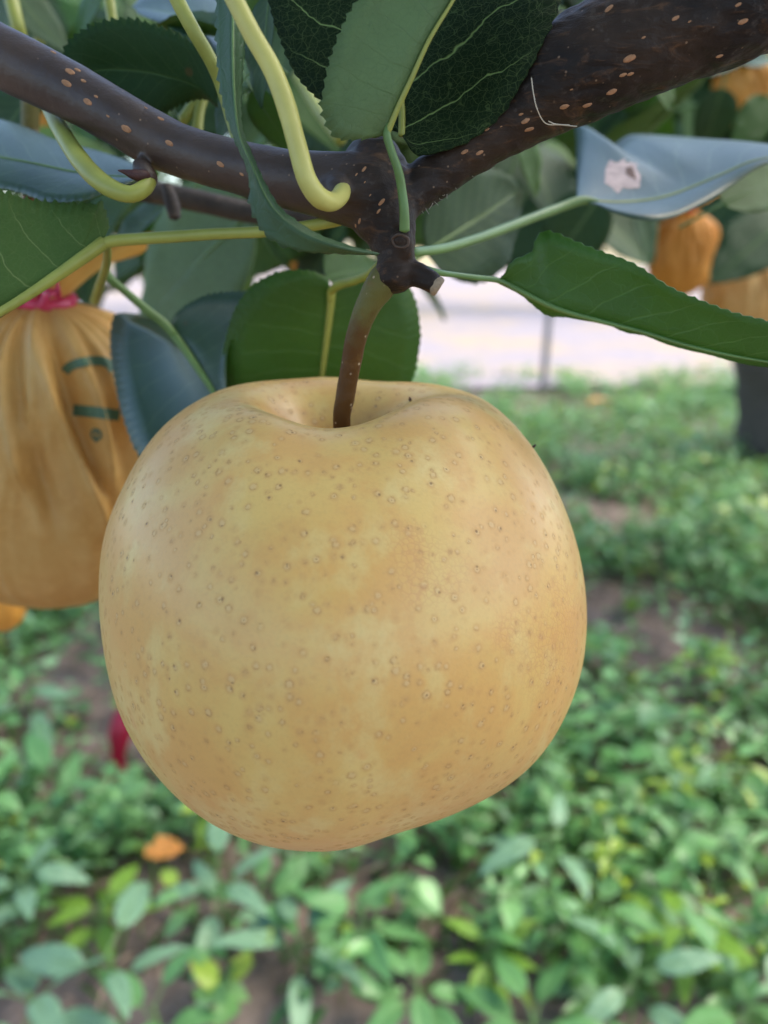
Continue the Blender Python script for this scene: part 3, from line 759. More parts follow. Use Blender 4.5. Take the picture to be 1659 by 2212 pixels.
# dark leaf behind the lichen-free cane
hero_leaf([(468, 215, .165), (472, 170, .163), (455, 130, .162), (420, 96, .161), (365, 68, .160), (290, 45, .160), (225, 50, .160), (170, 76, .161), (140, 112, .162), (150, 170, .163)],
          [(470, 225, .165), (420, 185, .165), (340, 160, .165), (260, 150, .165), (200, 155, .165), (155, 180, .164)],
          [(472, 232, .166), (440, 212, .168), (390, 222, .169), (345, 248, .169), (280, 270, .169), (220, 240, .168), (158, 188, .165)],
          see='up', up='matte', under='under', mid_r=0.0, teeth=.0011, tooth_n=4, label='dark green rounded leaf with toothed rim behind the cane')
# narrow leaf seen edge-on, twisting down in front of the cane to a tip at the spur
hero_leaf([(468, -60, .126), (470, 30, .125), (471, 110, .124), (480, 200, .123), (503, 290, .122), (530, 352, .121), (541, 400, .121), (541, 440, .121), (562, 485, .121), (592, 518, .121), (650, 540, .122), (720, 546, .123), (815, 551, .125)],
          [(500, -60, .124), (503, 30, .123), (503, 110, .122), (506, 200, .1215), (516, 288, .1205), (542, 352, .1195), (566, 410, .1195), (590, 450, .1195), (625, 485, .120), (668, 512, .1205), (720, 530, .121), (770, 542, .123), (818, 549, .125)],
          [(524, -60, .127), (526, 30, .126), (525, 110, .125), (521, 200, .124), (522, 275, .122), (546, 340, .121), (574, 400, .121), (602, 445, .121), (640, 478, .121), (690, 508, .122), (735, 525, .123), (775, 538, .124), (820, 547, .125)],
          see='up', up='strap', under='soft', teeth=.001, mid_r=.00025, mid_mat='petiole_dark', camber=-.15, tooth_n=4, mid_side=-1, label='narrow curling leaf seen edge-on in front of the cane')
# leaf with chewed corner, thick midrib along its lower side
hero_leaf([(222, 505, .152), (232, 490, .151), (216, 436, .150), (205, 441, .149), (130, 441, .148), (60, 432, .147), (0, 415, .146), (-90, 395, .146), (-200, 420, .147)],
          [(225, 524, .150), (180, 556, .148), (120, 598, .147), (60, 638, .146), (0, 674, .145), (-90, 720, .144), (-200, 770, .144)],
          [(222, 530, .151), (178, 566, .153), (122, 606, .155), (66, 644, .156), (6, 680, .156), (-80, 735, .156), (-195, 775, .15)],
          see='under', up='up', under='under', teeth=.0012, mid_r=.0014, mid_mat='petiole', camber=.05, tooth_n=4,
          petiole=[(200, 541, .1488, 8), (238, 522, .1495, 12.5), (300, 516, .1495, 12.5), (380, 511, .148, 12.5), (470, 505, .146, 12), (560, 501, .144, 12), (640, 492, .143, 12), (720, 478, .142, 13), (770, 462, .141, 14)],
          label='green leaf underside with chewed corner and thick yellow midrib over the bag')
hero_leaf([(322, 372, .170), (270, 353, .180), (200, 334, .188), (130, 318, .190), (60, 290, .192), (0, 272, .192), (-90, 262, .188), (-180, 300, .176)],
          [(310, 385, .168), (240, 382, .168), (160, 372, .168), (80, 355, .168), (0, 340, .168), (-90, 325, .168), (-180, 305, .167)],
          [(318, 380, .167), (262, 408, .162), (218, 428, .160), (170, 442, .159), (100, 442, .160), (40, 420, .162), (-80, 390, .164), (-178, 312, .170)],
          see='up', up='gloss', under='under', mid_r=.0005, teeth=.0006, label='dark glossy leaf under the cane beside the pale petiole')
# blue-green glossy leaf left of the stem, going behind the pear
hero_leaf([(362, 706, .200), (300, 682, .206), (245, 676, .211), (231, 690, .212), (228, 745, .209), (240, 820, .204), (262, 905, .199), (300, 985, .196), (370, 1010, .197), (470, 965, .2)],
          [(362, 706, .199), (392, 745, .198), (425, 793, .197), (462, 850, .197), (480, 900, .197), (485, 960, .199)],
          [(364, 704, .1985), (385, 672, .198), (430, 642, .196), (480, 630, .194), (525, 630, .192), (530, 645, .192), (505, 700, .193), (486, 770, .194), (488, 840, .196), (492, 955, .199)],
          see='up', up='gloss', under='under', mid_r=.0013, mid_mat='petiole_dark', teeth=.0008, camber=-.12,
          petiole=[(375, 722, .1975, 8), (355, 700, .197, 10), (320, 672, .195, 9.5), (280, 638, .193, 9), (240, 604, .191, 9), (228, 585, .19, 8.5)], pet_mat='petiole_dark',
          label='blue-green glossy leaf tucked between the bag and the pear')
# fresh green leaf behind the stem
hero_leaf([(714, 632, .190), (704, 600, .188), (660, 583, .186), (600, 587, .186), (546, 615, .188), (512, 660, .191), (491, 720, .195), (482, 782, .199), (495, 850, .206), (560, 930, .216)],
          [(716, 632, .190), (712, 680, .193), (705, 740, .197), (697, 800, .202), (690, 860, .209), (684, 940, .217)],
          [(718, 630, .190), (760, 608, .191), (815, 592, .192), (868, 602, .193), (893, 640, .195), (904, 690, .197), (905, 740, .200), (886, 825, .206), (830, 900, .212), (700, 945, .218)],
          see='under', up='up', under='fresh', mid_r=.0011, mid_mat='petiole', teeth=.0005, camber=.07,
          petiole=[(714, 650, .190, 7), (716, 628, .1885, 9), (735, 615, .182, 9), (765, 607, .172, 9), (795, 594, .160, 8.5), (818, 572, .146, 8)],
          label='broad fresh green leaf hanging behind the pear stem')
# long leaf to the side with uneven lower rim
hero_leaf([(1078, 604, .150), (1092, 588, .149), (1112, 560, .148), (1148, 546, .148), (1156, 522, .147), (1172, 503, .147), (1205, 508, .146), (1280, 540, .145), (1372, 580, .144), (1462, 630, .143), (1560, 670, .142), (1659, 700, .141), (1780, 750, .141), (1850, 810, .142)],
          [(1078, 606, .151), (1130, 632, .151), (1200, 666, .151), (1290, 692, .151), (1380, 715, .150), (1480, 745, .149), (1580, 768, .148), (1680, 785, .147), (1780, 800, .145), (1850, 812, .143)],
          [(1078, 608, .152), (1138, 652, .154), (1182, 682, .155), (1225, 688, .156), (1290, 700, .157), (1350, 722, .157), (1405, 728, .156), (1500, 764, .155), (1600, 786, .154), (1680, 795, .152), (1780, 806, .149), (1850, 814, .143)],
          see='under', up='up', under='fresh', mid_r=.0006, mid_mat='petiole_dark', teeth=.0005, camber=.06, wav=.002,
          petiole=[(1100, 616, .1505, 5), (1074, 605, .150, 6), (1030, 600, .148, 6), (985, 594, .145, 6), (945, 588, .141, 7), (900, 575, .139, 8)], pet_mat='petiole_dark',
          label='long drooping green leaf with notched base beside the cut stub')
# pale bluish leaf with a dead patch
blue_leaf = hero_leaf([(1246, 430, .201), (1243, 380, .218), (1243, 320, .238), (1243, 280, .252), (1275, 305, .248), (1310, 335, .242), (1340, 318, .248), (1370, 305, .252), (1450, 308, .252), (1550, 314, .240), (1659, 320, .218), (1760, 330, .198)],
          [(1246, 433, .200), (1290, 436, .201), (1330, 438, .202), (1385, 435, .203), (1440, 425, .203), (1500, 403, .203), (1560, 377, .202), (1620, 350, .201), (1690, 336, .199), (1760, 332, .198)],
          [(1248, 436, .201), (1290, 445, .197), (1330, 464, .193), (1390, 480, .190), (1450, 475, .191), (1520, 442, .194), (1580, 404, .197), (1640, 362, .198), (1700, 345, .198), (1760, 334, .198)],
          see='up', up='gloss', under='under', mid_r=.0006, mid_mat='petiole', teeth=0, camber=-.06,
          petiole=[(1290, 436, .200, 6), (1255, 433, .199, 10), (1200, 452, .195, 10), (1120, 482, .185, 10), (1040, 512, .172, 10), (960, 536, .158, 10), (890, 545, .146, 10)], pet_mat='petiole_dark',
          label='pale shining leaf with a dead whitish patch')
hero_leaf([(520, 60, .215), (470, 0, .222), (400, -30, .226), (330, -10, .224), (286, 18, .216)],
          [(510, 110, .195), (455, 70, .198), (400, 40, .200), (340, 25, .204), (290, 20, .212)],
          [(500, 160, .180), (455, 140, .180), (410, 100, .182), (350, 60, .188), (300, 35, .205)],
          see='up', up='gloss', under='under', mid_r=.0005, teeth=.0006, label='pale shining leaf above the dark rounded leaf')
# petioles rising out of the frame
def petiole(rows, mat, label=None):
    v, f = tube_data(px_path(rows), 70, 18, .025, 250); o = adopt(mesh_obj('petiole', v, f, M[mat]), tree)
    if label: o['label'] = label
petiole([(470, -70, .116, 20), (507, 0, .116, 20), (548, 80, .117, 20.5), (588, 150, .118, 21), (618, 228, .119, 21.5), (640, 308, .120, 21), (662, 385, .121, 21.5), (688, 425, .123, 22), (716, 436, .126, 20), (734, 424, .129, 19), (740, 410, .132, 19)], 'petiole_pale', 'thick pale yellow petiole hooked onto the cane')
petiole([(60, 120, .170, 16), (100, 215, .162, 17), (125, 270, .152, 18), (158, 325, .145, 20), (195, 372, .141, 21), (235, 404, .139, 20), (280, 420, .138, 18), (310, 408, .139, 17), (322, 392, .1405, 16)], 'petiole', 'pale green petiole looping under the cane beside a dark bud')
petiole([(360, -50, .140, 16), (383, 0, .141, 16), (420, 70, .143, 16), (455, 130, .146, 15), (480, 190, .149, 14), (500, 260, .15, 13), (520, 330, .148, 12)], 'petiole')

# dead patch on the shining leaf
def cast_patch(obj, outline, off, mat, name, parent):
    me = obj.data; b = BVHTree.FromPolygons([tuple(v.co) for v in me.vertices], [tuple(p.vertices) for p in me.polygons])
    cx_ = sum(p[0] for p in outline) / len(outline); cy_ = sum(p[1] for p in outline) / len(outline)
    V = []; ok = True; rings = (0.0, .35, .7, 1.0); n = len(outline)
    for r_ in rings:
        for (x, y) in outline:
            h = hit(b, cx_ + (x - cx_) * r_, cy_ + (y - cy_) * r_)
            if h[0] is None: return
            V.append(h[0] + (CAM - h[0]).normalized() * off * (1.0 if r_ < 1 else .35))
    F = []
    for k in range(len(rings) - 1):
        for j in range(n): F.append((k * n + j, k * n + (j + 1) % n, (k + 1) * n + (j + 1) % n, (k + 1) * n + j))
    o = mesh_obj(name, V, F, mat); o.parent = parent; return o
cast_patch(blue_leaf, [(1318, 345), (1332, 352), (1350, 342), (1368, 340), (1378, 355), (1384, 380), (1382, 405), (1360, 408), (1345, 405), (1335, 418), (1322, 405), (1306, 395), (1308, 365)], .0004, M['dead'], 'dead_patch', blue_leaf)
cast_patch(blue_leaf, [(1350, 360), (1366, 356), (1372, 372), (1376, 390), (1362, 384), (1350, 376)], .0006, plain('dead_core', (0.16, 0.10, 0.08), 0.8, 0.4, 400), 'dead_patch', blue_leaf)

# ------------------------------------------------------------------ generic leaves, copied with shared mesh
def generic_leaf(name, upper, under, asp, fold, curl, nu=36):
    t = np.linspace(0, 1, nu)
    prof = np.sin(np.pi * np.clip(t ** 0.72, 0, 1)) ** 0.75 * asp * 0.5; prof[0] = prof[-1] = 0.004
    mid = np.stack([t, 0 * t, -curl * t * t], 1)
    L = mid + np.stack([0 * t, prof, fold * prof], 1); Rr = mid + np.stack([0 * t, -prof, fold * prof], 1)
    o = leaf_mesh(name, L, Mi=mid, Rr=Rr, upper=upper, under=under, camber=.06, teeth=.012, tooth_n=3, nv=3, thick=.004, upper_to=(.5, .1, 5), wav=.03, seed=random.random() * 9)
    v, f = tube_data([(-.42, .02, -.10, .016), (-.2, 0, -.03, .014), (0, 0, 0, .014), (.4, 0, -curl * .16 - .004, .010), (.9, 0, -curl * .81 - .004, .004)], 16, 7)
    p = mesh_obj('petiole', v, f, M['petiole_dark']); p.parent = o
    return o
LIB = []
for (a, b, asp, fo, cu) in (('up', 'under', .62, .25, .12), ('up', 'under', .55, .5, .3), ('fresh', 'under', .66, .15, .2), ('up', 'under', .7, .1, -.1), ('soft', 'soft', .66, .15, .1)):
    LIB.append(generic_leaf('leaf', M[a], M[b], asp, fo, cu))
used = [False] * len(LIB)
def put_leaf(kind, base, tip, side_hint, parent, wscale=1.0):
    X = (tip - base); ln = X.length; X.normalize()
    Z = (side_hint - X * side_hint.dot(X)).normalized(); Y = Z.cross(X)
    mt = Matrix((X, Y * wscale, Z)).transposed().to_4x4()
    mw = Matrix.Translation(base) @ mt @ Matrix.Diagonal((ln, ln, ln, 1))
    src = LIB[kind]
    if used[kind]:
        o = src.copy(); COL.objects.link(o)
        for ch in src.children:
            c = ch.copy(); COL.objects.link(c); c.parent = o
    else: o = src; used[kind] = True
    o.parent = parent; o.matrix_parent_inverse = Matrix.Translation(-parent.location)
    o.matrix_local = Matrix.Identity(4); o.matrix_basis = mw
    return o
TOCAM = -FW
# (kind, base x y d, tip x y d, facing tilt, width scale)
QL = [
 (4, (545, 455, .26), (270, 700, .29), (0, .3), 1.25), (0, (360, 435, .235), (215, 560, .24), (0, .9), .9), (0, (95, 175, .22), (-40, 320, .22), (.3, .6), 1.0),
 (1, (520, 90, .185), (280, 5, .19), (0, 1.2), .8), (0, (585, -20, .16), (545, 225, .165), (-.9, .3), .8), (0, (515, 190, .17), (465, 300, .172), (-.6, .6), 1.3),
 (2, (545, 195, .18), (625, 330, .185), (-.6, .2), .8), (2, (1120, 285, .26), (1180, 420, .27), (.6, .1), .8), (2, (1400, 120, .3), (1462, 225, .3), (.3, .1), .9),
 (0, (1560, 190, .42), (1520, 335, .44), (0, .5), 1.1), (3, (1500, 170, .35), (1720, 95, .34), (0, 1.3), .8), (0, (1300, 420, .34), (1170, 600, .36), (.3, .6), 1.1),
 (2, (1560, 440, .26), (1760, 340, .26), (0, .3), .9), (0, (1700, 470, .5), (1540, 600, .5), (.2, .6), 1.1), (0, (1120, 330, .3), (1050, 520, .3), (.4, .3), .8),
 (0, (920, 545, .22), (1150, 400, .24), (.2, -.4), 1.1), (2, (705, 600, .21), (830, 560, .215), (.1, .4), 1.5), (3, (20, -30, .24), (140, 120, .25), (.2, .6), .9),
 (2, (240, -40, .22), (120, 90, .24), (.1, .2), .8), (3, (620, 60, .3), (600, 190, .3), (0, 1.0), 1.2), (2, (600, 170, .34), (730, 300, .33), (0, .2), .6),
 (0, (450, 600, .4), (330, 560, .4), (0, .9), 1.0), (3, (560, 500, .36), (640, 620, .38), (0, 1.3), .8), (1, (1190, 70, .145), (1265, -15, .146), (-.2, 1.0), .5),
 (0, (1250, 430, .5), (1420, 560, .5), (0, .4), 1.0), (0, (1370, 430, .45), (1420, 570, .46), (.4, .2), .8), (2, (1660, 210, .4), (1590, 330, .4), (.2, .1), .9), (0, (1350, 250, .4), (1260, 330, .42), (.2, .5), .9),
]
for (k, b, t, tilt, ws) in QL:
    hint = TOCAM + RT * tilt[0] + UP * tilt[1]
    put_leaf(k, at(*b), at(*t), hint, tree, ws)
# thinner twig running behind the cane, pale stalks behind
for rows, mat in (([(280, 405, .215, 24), (420, 432, .215, 23), (560, 462, .214, 22), (700, 462, .205, 20), (800, 430, .17, 18)], 'trunk'),
                  ([(640, 160, .30, 12), (690, 240, .28, 13), (735, 300, .25, 14)], 'petiole'), ([(20, -20, .21, 16), (40, 60, .21, 14), (60, 130, .22, 13)], 'petiole'),
                  ([(232, -30, .19, 13), (245, 60, .19, 11)], 'petiole'), ([(360, 400, .20, 11), (372, 440, .2, 16), (378, 470, .2, 13)], 'trunk'),
                  ([(70, -20, .26, 12), (90, 60, .27, 12), (60, 160, .28, 11)], 'petiole'), ([(395, 260, .19, 13), (440, 200, .19, 11), (430, 240, .19, 12), (425, 290, .19, 12)], 'petiole'),
                  ([(232, 520, .1515, 8), (230, 570, .17, 9), (215, 620, .19, 10), (205, 650, .205, 10)], 'petiole')):
    v, f = tube_data(px_path(rows), 40, 12, .05, 150); adopt(mesh_obj('twig' if mat == 'trunk' else 'petiole', v, f, M[mat]), tree)
# looser leaves of the same tree farther back
cnt = 0
while cnt < 210:
    x, y = random.uniform(-80, 1740), random.uniform(-60, 610)
    if 860 < x < 1590 and y > 470: continue
    if x < 860 and y > 520: continue
    if x > 1400 and 400 < y: continue
    if 900 < x < 1010 and 400 < y: continue
    if x > 1540 and 130 < y < 300: continue
    d = random.uniform(.36, 1.1) if x > 860 else random.uniform(.34, .9)
    if x < 860 and random.random() < .35: continue
    b = at(x, y, d); dv = Vector((random.gauss(0, .8), random.gauss(0, .5), random.gauss(-.5, .6))).normalized() * random.uniform(.055, .095)
    if dpx(b + dv)[1] > 600 and x > 860: continue
    hint = Vector((random.gauss(0, .6), random.gauss(-.4, .6), random.gauss(.6, .6)))
    put_leaf(random.choice((0, 0, 1, 2, 3)), b, b + dv, hint, tree, random.uniform(.85, 1.2)); cnt += 1
# unseen upper crown of the tree, the roof of leaves over the camera
def leaf_cloud(name, centers, n, mat, parent, cols, ln=(.06, .10), keep=None):
    B = []; D = []; U = []; L = []; W = []; C = []
    while len(B) < n:
        c, rad, shell = random.choice(centers)
        u = rng.normal(size=3); u /= np.linalg.norm(u); rr = random.random() ** (1 / 3) if not shell else random.uniform(shell, 1.0)
        p = np.array(c) + u * np.array(rad) * rr * (1 + .25 * noise.noise(Vector(u * 3.1)))
        if keep and not keep(p): continue
        B.append(p); D.append(np.array([rng.normal(), rng.normal(), rng.normal(-.6, .6)])); U.append(np.array([rng.normal(0, .5), rng.normal(-.2, .5), 1.0]))
        s = random.uniform(*ln); L.append(s); W.append(s * random.uniform(.5, .68)); C.append(np.array(cols[random.randrange(len(cols))]) * random.uniform(.7, 1.3))
    o = bake_leaves(name, np.array(B), np.array(D), np.array(U), np.array(L), np.array(W), np.array(C), mat, ns=4)
    if parent: adopt(o, parent)
    o['kind'] = 'stuff'
    return o
LEAFC = [(0.030, 0.072, 0.026), (0.035, 0.085, 0.026), (0.055, 0.13, 0.025), (0.028, 0.062, 0.03), (0.026, 0.06, 0.024)]
leaf_cloud('crown', [((.05, -.1, 1.28), (.62, .55, .16), 0), ((.0, -.9, 1.45), (.6, .7, .3), 0)], 1150, M['mass'], tree, LEAFC, keep=lambda p: p[2] > .80 + .29 * max(0, p[1]) + .14)

# ------------------------------------------------------------------ bagged fruit
def make_bag(loc_neck, height, rad, seed, mat, label, group=None, tie=True, res=(150, 100), flare=1.0, lean=(0, 0), tie_mat='pink'):
    """closed paper bag: body round the fruit, gathered neck, ruffled mouth above the tie"""
    nk = Vector(loc_neck); th, nvv = res
    o = empty('bagged_fruit', (nk.x + lean[0], nk.y + lean[1], nk.z - height))
    tag(o, label, 'paper bag', group)
    V = []; F = []; nrm = []
    def surf(a, t):
        # t 0 bottom .. 1 neck
        prof = (1 - (1 - min(1, t / .5)) ** 2.3) ** .5 if t < .5 else 1.0
        if t >= .5:
            q = (t - .5) / .5; prof = (1 - q ** 4.2) ** .8 * .86 + .14
            prof = max(.13, prof)
        k = t ** 2.2
        cr = 0
        for (m, ph, am) in ((7, seed, .05), (11, seed * 2.1, .05), (17, seed * 3.3, .03)):
            cr += am * (1 - 2 * abs(math.sin(m * .5 * a + ph + 1.2 * noise.noise(Vector((math.cos(a) * 1.5, math.sin(a) * 1.5, t * 2 + seed))))) ** .6)
        wr = noise.noise(Vector((math.cos(a) * 2, math.sin(a) * 2, t * 3 + seed))) * .05 + noise.noise(Vector((math.cos(a) * 6, math.sin(a) * 6, t * 7 + seed))) * .025
        fo = 0
        for (a0, sl, t0, am, wd_) in ((-1.75, .10, .55, .10, .05), (-2.15, -.25, .60, .08, .06), (-1.35, .55, .35, .13, .045), (-1.05, .75, .25, .12, .05), (-1.55, .9, .50, .07, .04), (-.7, .35, .4, .10, .06), (-2.6, -.3, .5, .08, .07), (.6, .4, .5, .09, .06), (1.9, -.3, .5, .09, .06), (2.8, .3, .4, .08, .06)):
            u_ = (a - a0 - sl * (1 - t) + seed * .13 + math.pi) % (2 * math.pi) - math.pi
            en = max(0.0, min(1.0, (t - t0) / .25)) * max(0.0, min(1.0, (1.02 - t) / .12))
            fo += am * en * (math.exp(-(u_ / wd_) ** 2) - .8 * math.exp(-((u_ - 2.2 * wd_) / (1.6 * wd_)) ** 2))
        r_ = rad * prof * (1 + cr * (0.2 + 1.5 * k) + wr + fo)
        sq = 1 - .14 * abs(math.sin(a))                       # slightly flattened front to back
        return Vector((nk.x + lean[0] * (1 - t) + r_ * math.cos(a), nk.y + lean[1] * (1 - t) + r_ * math.sin(a) * sq, nk.z - height * (1 - t) + rad * .02 * wr * 8))
    for i in range(nvv):
        t = i / (nvv - 1)
        for j in range(th): V.append(surf(2 * math.pi * j / th, t))
    for i in range(nvv - 1):
        for j in range(th): F.append((i * th + j, i * th + (j + 1) % th, (i + 1) * th + (j + 1) % th, (i + 1) * th + j))
    body = adopt(mesh_obj('bag', V, F, mat), o)
    V2 = []; F2 = []; nr = 16
    for i in range(nr):
        q = i / (nr - 1)
        for j in range(th):
            a = 2 * math.pi * j / th
            fl = .13 + .50 * q ** .9 * flare * (1 + .8 * noise.noise(Vector((math.cos(a) * 1.3, math.sin(a) * 1.3, seed + 7))))
            wv = 1 + .22 * q * math.sin(4 * a + seed) + .10 * q * math.sin(9 * a + seed * 2)
            hgt = height * .26 * q * (1 - .45 * q * flare) * (1 + .35 * math.sin(3 * a + seed) * q)
            V2.append((nk.x + rad * fl * wv * math.cos(a), nk.y + rad * fl * wv * math.sin(a), nk.z + hgt))
    for i in range(nr - 1):
        for j in range(th): F2.append((i * th + j, i * th + (j + 1) % th, (i + 1) * th + (j + 1) % th, (i + 1) * th + j))
    adopt(mesh_obj('ruffle', V2, F2, mat), o)
    if tie:
        pts = [(nk.x + rad * .19 * math.cos(a), nk.y + rad * .19 * math.sin(a), nk.z + rad * .02 * math.sin(2 * a), rad * .05) for a in np.linspace(0, 2 * math.pi, 22)]
        v, f = tube_data(pts, 40, 8, .15, 200); adopt(mesh_obj('tie', v, f, M[tie_mat]), o)
    v, f = tube_data([(nk.x, nk.y, nk.z - rad * .3, rad * .05), (nk.x, nk.y, nk.z + rad * .5, rad * .05), (nk.x + rad * .1, nk.y + rad * .1, nk.z + rad * 1.4, rad * .06)], 12, 10)
    adopt(mesh_obj('stem', v, f, M['stem']), o)
    return o, body
BG = 'paper-bagged fruit hanging in the trees'
hb, hbody = make_bag(at(92, 652, .228), .104, .0435, 2.3, M['paper'], 'yellow paper bag with green print, tied with pink ribbon beside the bare pear', BG, lean=(-.010, .004), res=(260, 150))
me = hbody.data; hbb = BVHTree.FromPolygons([tuple(v.co) for v in me.vertices], [tuple(p.vertices) for p in me.polygons])
def stroke(pts, wdt, name='printed_mark'):
    q = crom([(x, y, 0) for x, y in pts], 40); V = []
    for i in range(40):
        a = q[max(0, i - 1)]; b = q[min(39, i + 1)]; t = (b - a); t /= np.linalg.norm(t) + 1e-9; n = np.array([-t[1], t[0]])
        for s_ in (-1, -.33, .33, 1):
            h = hit(hbb, q[i][0] + n[0] * wdt * s_, q[i][1] + n[1] * wdt * s_)
            if h[0] is None: return
            V.append(h[0] + (CAM - h[0]).normalized() * .0006)
    F = [(i * 4 + j, i * 4 + j + 1, i * 4 + j + 5, i * 4 + j + 4) for i in range(39) for j in range(3)]
    adopt(mesh_obj(name, V, F, M['ink']), hb)
stroke([(140, 804), (150, 792), (175, 783), (205, 779), (232, 784), (246, 800)], 10)
stroke([(158, 886), (190, 889), (225, 893), (258, 898)], 12)
stroke([(200, 928), (212, 930), (218, 940), (212, 950), (202, 948), (198, 938), (201, 928)], 2.5)
stroke([(206, 926), (208, 940), (207, 956)], 2.2)
# pink ribbon end at the neck
v = []; f = []
for i in range(14):
    t = i / 13; c = at(78 + 52 * t, 648 - 26 * t, .2145 + .001 * math.sin(t * 9)); up_ = UP * (.0022 + .0006 * math.sin(t * 7)); k_ = FW * (.0014 * math.sin(t * 11))
    for s_ in (-1, 0, 1): v.append(c + up_ * s_ * (1.2 if s_ < 0 else .8) + k_ * s_)
f = [(i * 3 + j, i * 3 + j + 1, i * 3 + j + 4, i * 3 + j + 3) for i in range(13) for j in range(2)]
rb = mesh_obj('ribbon_tail', v, f, M['pink']); so = rb.modifiers.new('t', 'SOLIDIFY'); so.thickness = .0003; adopt(rb, hb)

def far_bag(x, y, d, hpx, wpx, seed, label, mat='paper_orange', res=(110, 64)):
    make_bag(at(x, y, d), hpx / FD * d, wpx / FD * d, seed, M[mat], label, BG, res=res)
far_bag(1485, 455, .62, 180, 72, 1.2, 'orange paper bag hanging between the shining leaf and the long leaf')
far_bag(1622, 540, .66, 180, 88, 3.7, 'wide yellow-orange paper bag low in the foliage, above the leaning trunk', 'paper')
far_bag(1625, 130, .80, 130, 75, 5.1, 'orange paper bag high in the foliage, under the thick cane')
far_bag(955, 430, .50, 120, 52, 2.9, 'orange paper bag showing behind the knot and the green leaf')
far_bag(680, 205, .62, 120, 52, 4.4, 'pale orange paper bag peeping between the pale petiole and the dark leaf')
far_bag(655, 500, 1.0, 95, 50, 6.0, 'small orange paper bag above the fresh green leaf')
far_bag(60, 190, .7, 120, 50, 7.7, 'orange paper bag glimpsed under the speckled cane')
far_bag(-20, 1215, .36, 165, 58, 8.3, 'bright orange paper bag hanging lower, behind the yellow printed bag')

# ------------------------------------------------------------------ other trees of the orchard
def far_tree(base, lean, centers, n, label, trunk_r=.11, top=1.5):
    t = empty('pear_tree', (base[0], base[1], 0)); tag(t, label, 'tree', 'pear trees in the orchard')
    bx, by = base
    pts = [(bx + .02, by, -.06, trunk_r * 1.35), (bx, by, .1, trunk_r * 1.05)]
    for q in (.35, .6, .8, 1.0): pts.append((bx + lean[0] * q, by + lean[1] * q, top * q, trunk_r * (1.0 - .45 * q)))
    v, f = tube_data(pts, 60, 20, .12, 9); adopt(mesh_obj('trunk', v, f, M['trunk']), t)
    tp = Vector((bx + lean[0] * .7, by + lean[1] * .7, top * .7))
    for (c, r_, _) in centers:
        for k in range(3):
            e_ = Vector(c) + Vector((random.uniform(-.7, .7) * r_[0], random.uniform(-.7, .7) * r_[1], random.uniform(-.3, .5) * r_[2]))
            m_ = tp.lerp(e_, .5) + Vector((0, 0, .12))
            v, f = tube_data([(*tp, trunk_r * .5), (*m_, trunk_r * .3), (*e_, .008)], 24, 10, .1, 12); adopt(mesh_obj('limb', v, f, M['trunk']), t)
    leaf_cloud('crown', centers, n, M['mass'], t, LEAFC)
    return t
g = on_ground(1665, 1005)
far_tree((g.x + .03, g.y), (-.34, .05), [((.80, 1.65, 1.12), (.66, .55, .29), 0), ((.34, 1.8, 1.24), (.42, .45, .22), 0)], 8000, 'pear tree with a dark trunk leaning over the weeds', .15)
far_tree((-2.3, 3.1), (.2, 0), [((-1.2, 1.9, 1.16), (.7, .4, .26), 0), ((-.45, 2.0, 1.26), (.4, .35, .2), 0)], 1300, 'pear tree behind the yellow printed bag, trunk hidden from the path')
far_tree((5.4, 9.6), (-.3, 0), [((3.6, 9.2, 2.1), (2.2, 1.2, 1.25), 0), ((.9, 10.0, 2.3), (2.0, 1.2, 1.3), 0), ((-2.6, 9.4, 2.3), (2.2, 1.2, 1.3), 0)], 6500, 'pear tree on the far side of the pale dirt yard', .13, 2.2)

# ------------------------------------------------------------------ post at the yard's edge
g = on_ground(1172, 850)
po = empty('fence_post', (g.x, g.y, 0)); tag(po, 'thin grey post standing at the edge of the pale dirt yard', 'post')
v, f = tube_data([(g.x, g.y, -.1, .020), (g.x + .005, g.y, .5, .019), (g.x + .012, g.y, 1.25, .019)], 20, 12, .03, 20); adopt(mesh_obj('shaft', v, f, M['post']), po)
v, f = tube_data([(g.x + .012, g.y, 1.25, .026), (g.x + .012, g.y, 1.28, .026)], 4, 12); adopt(mesh_obj('cap', v, f, M['post']), po)

# ------------------------------------------------------------------ crimson strip in the weeds, fallen leaves
g = on_ground(266, 1690, .03)
rbn = []; rf = []
path = [(g.x - .012, g.y - .01, .012), (g.x - .008, g.y, .05), (g.x, g.y + .004, .085), (g.x + .006, g.y + .01, .12), (g.x + .012, g.y + .03, .15), (g.x + .03, g.y + .06, .155), (g.x + .07, g.y + .09, .12), (g.x + .09, g.y + .10, .03)]
q = crom(path, 40)
for i in range(40):
    wv = .014 * (1 + .25 * math.sin(i * .6)); tw = .5 * math.sin(i * .22)
    for s_ in (-1, 0, 1): rbn.append((q[i][0] + s_ * wv * math.cos(tw), q[i][1] + s_ * wv * math.sin(tw) - .004 * abs(s_), q[i][2]))
rf = [(i * 3 + j, i * 3 + j + 1, i * 3 + j + 4, i * 3 + j + 3) for i in range(39) for j in range(2)]
rr_ = mesh_obj('plastic_strip', rbn, rf, M['crimson']); so = rr_.modifiers.new('t', 'SOLIDIFY'); so.thickness = .0008
tag(rr_, 'crimson plastic strip standing in the weeds behind the pear', 'strip')
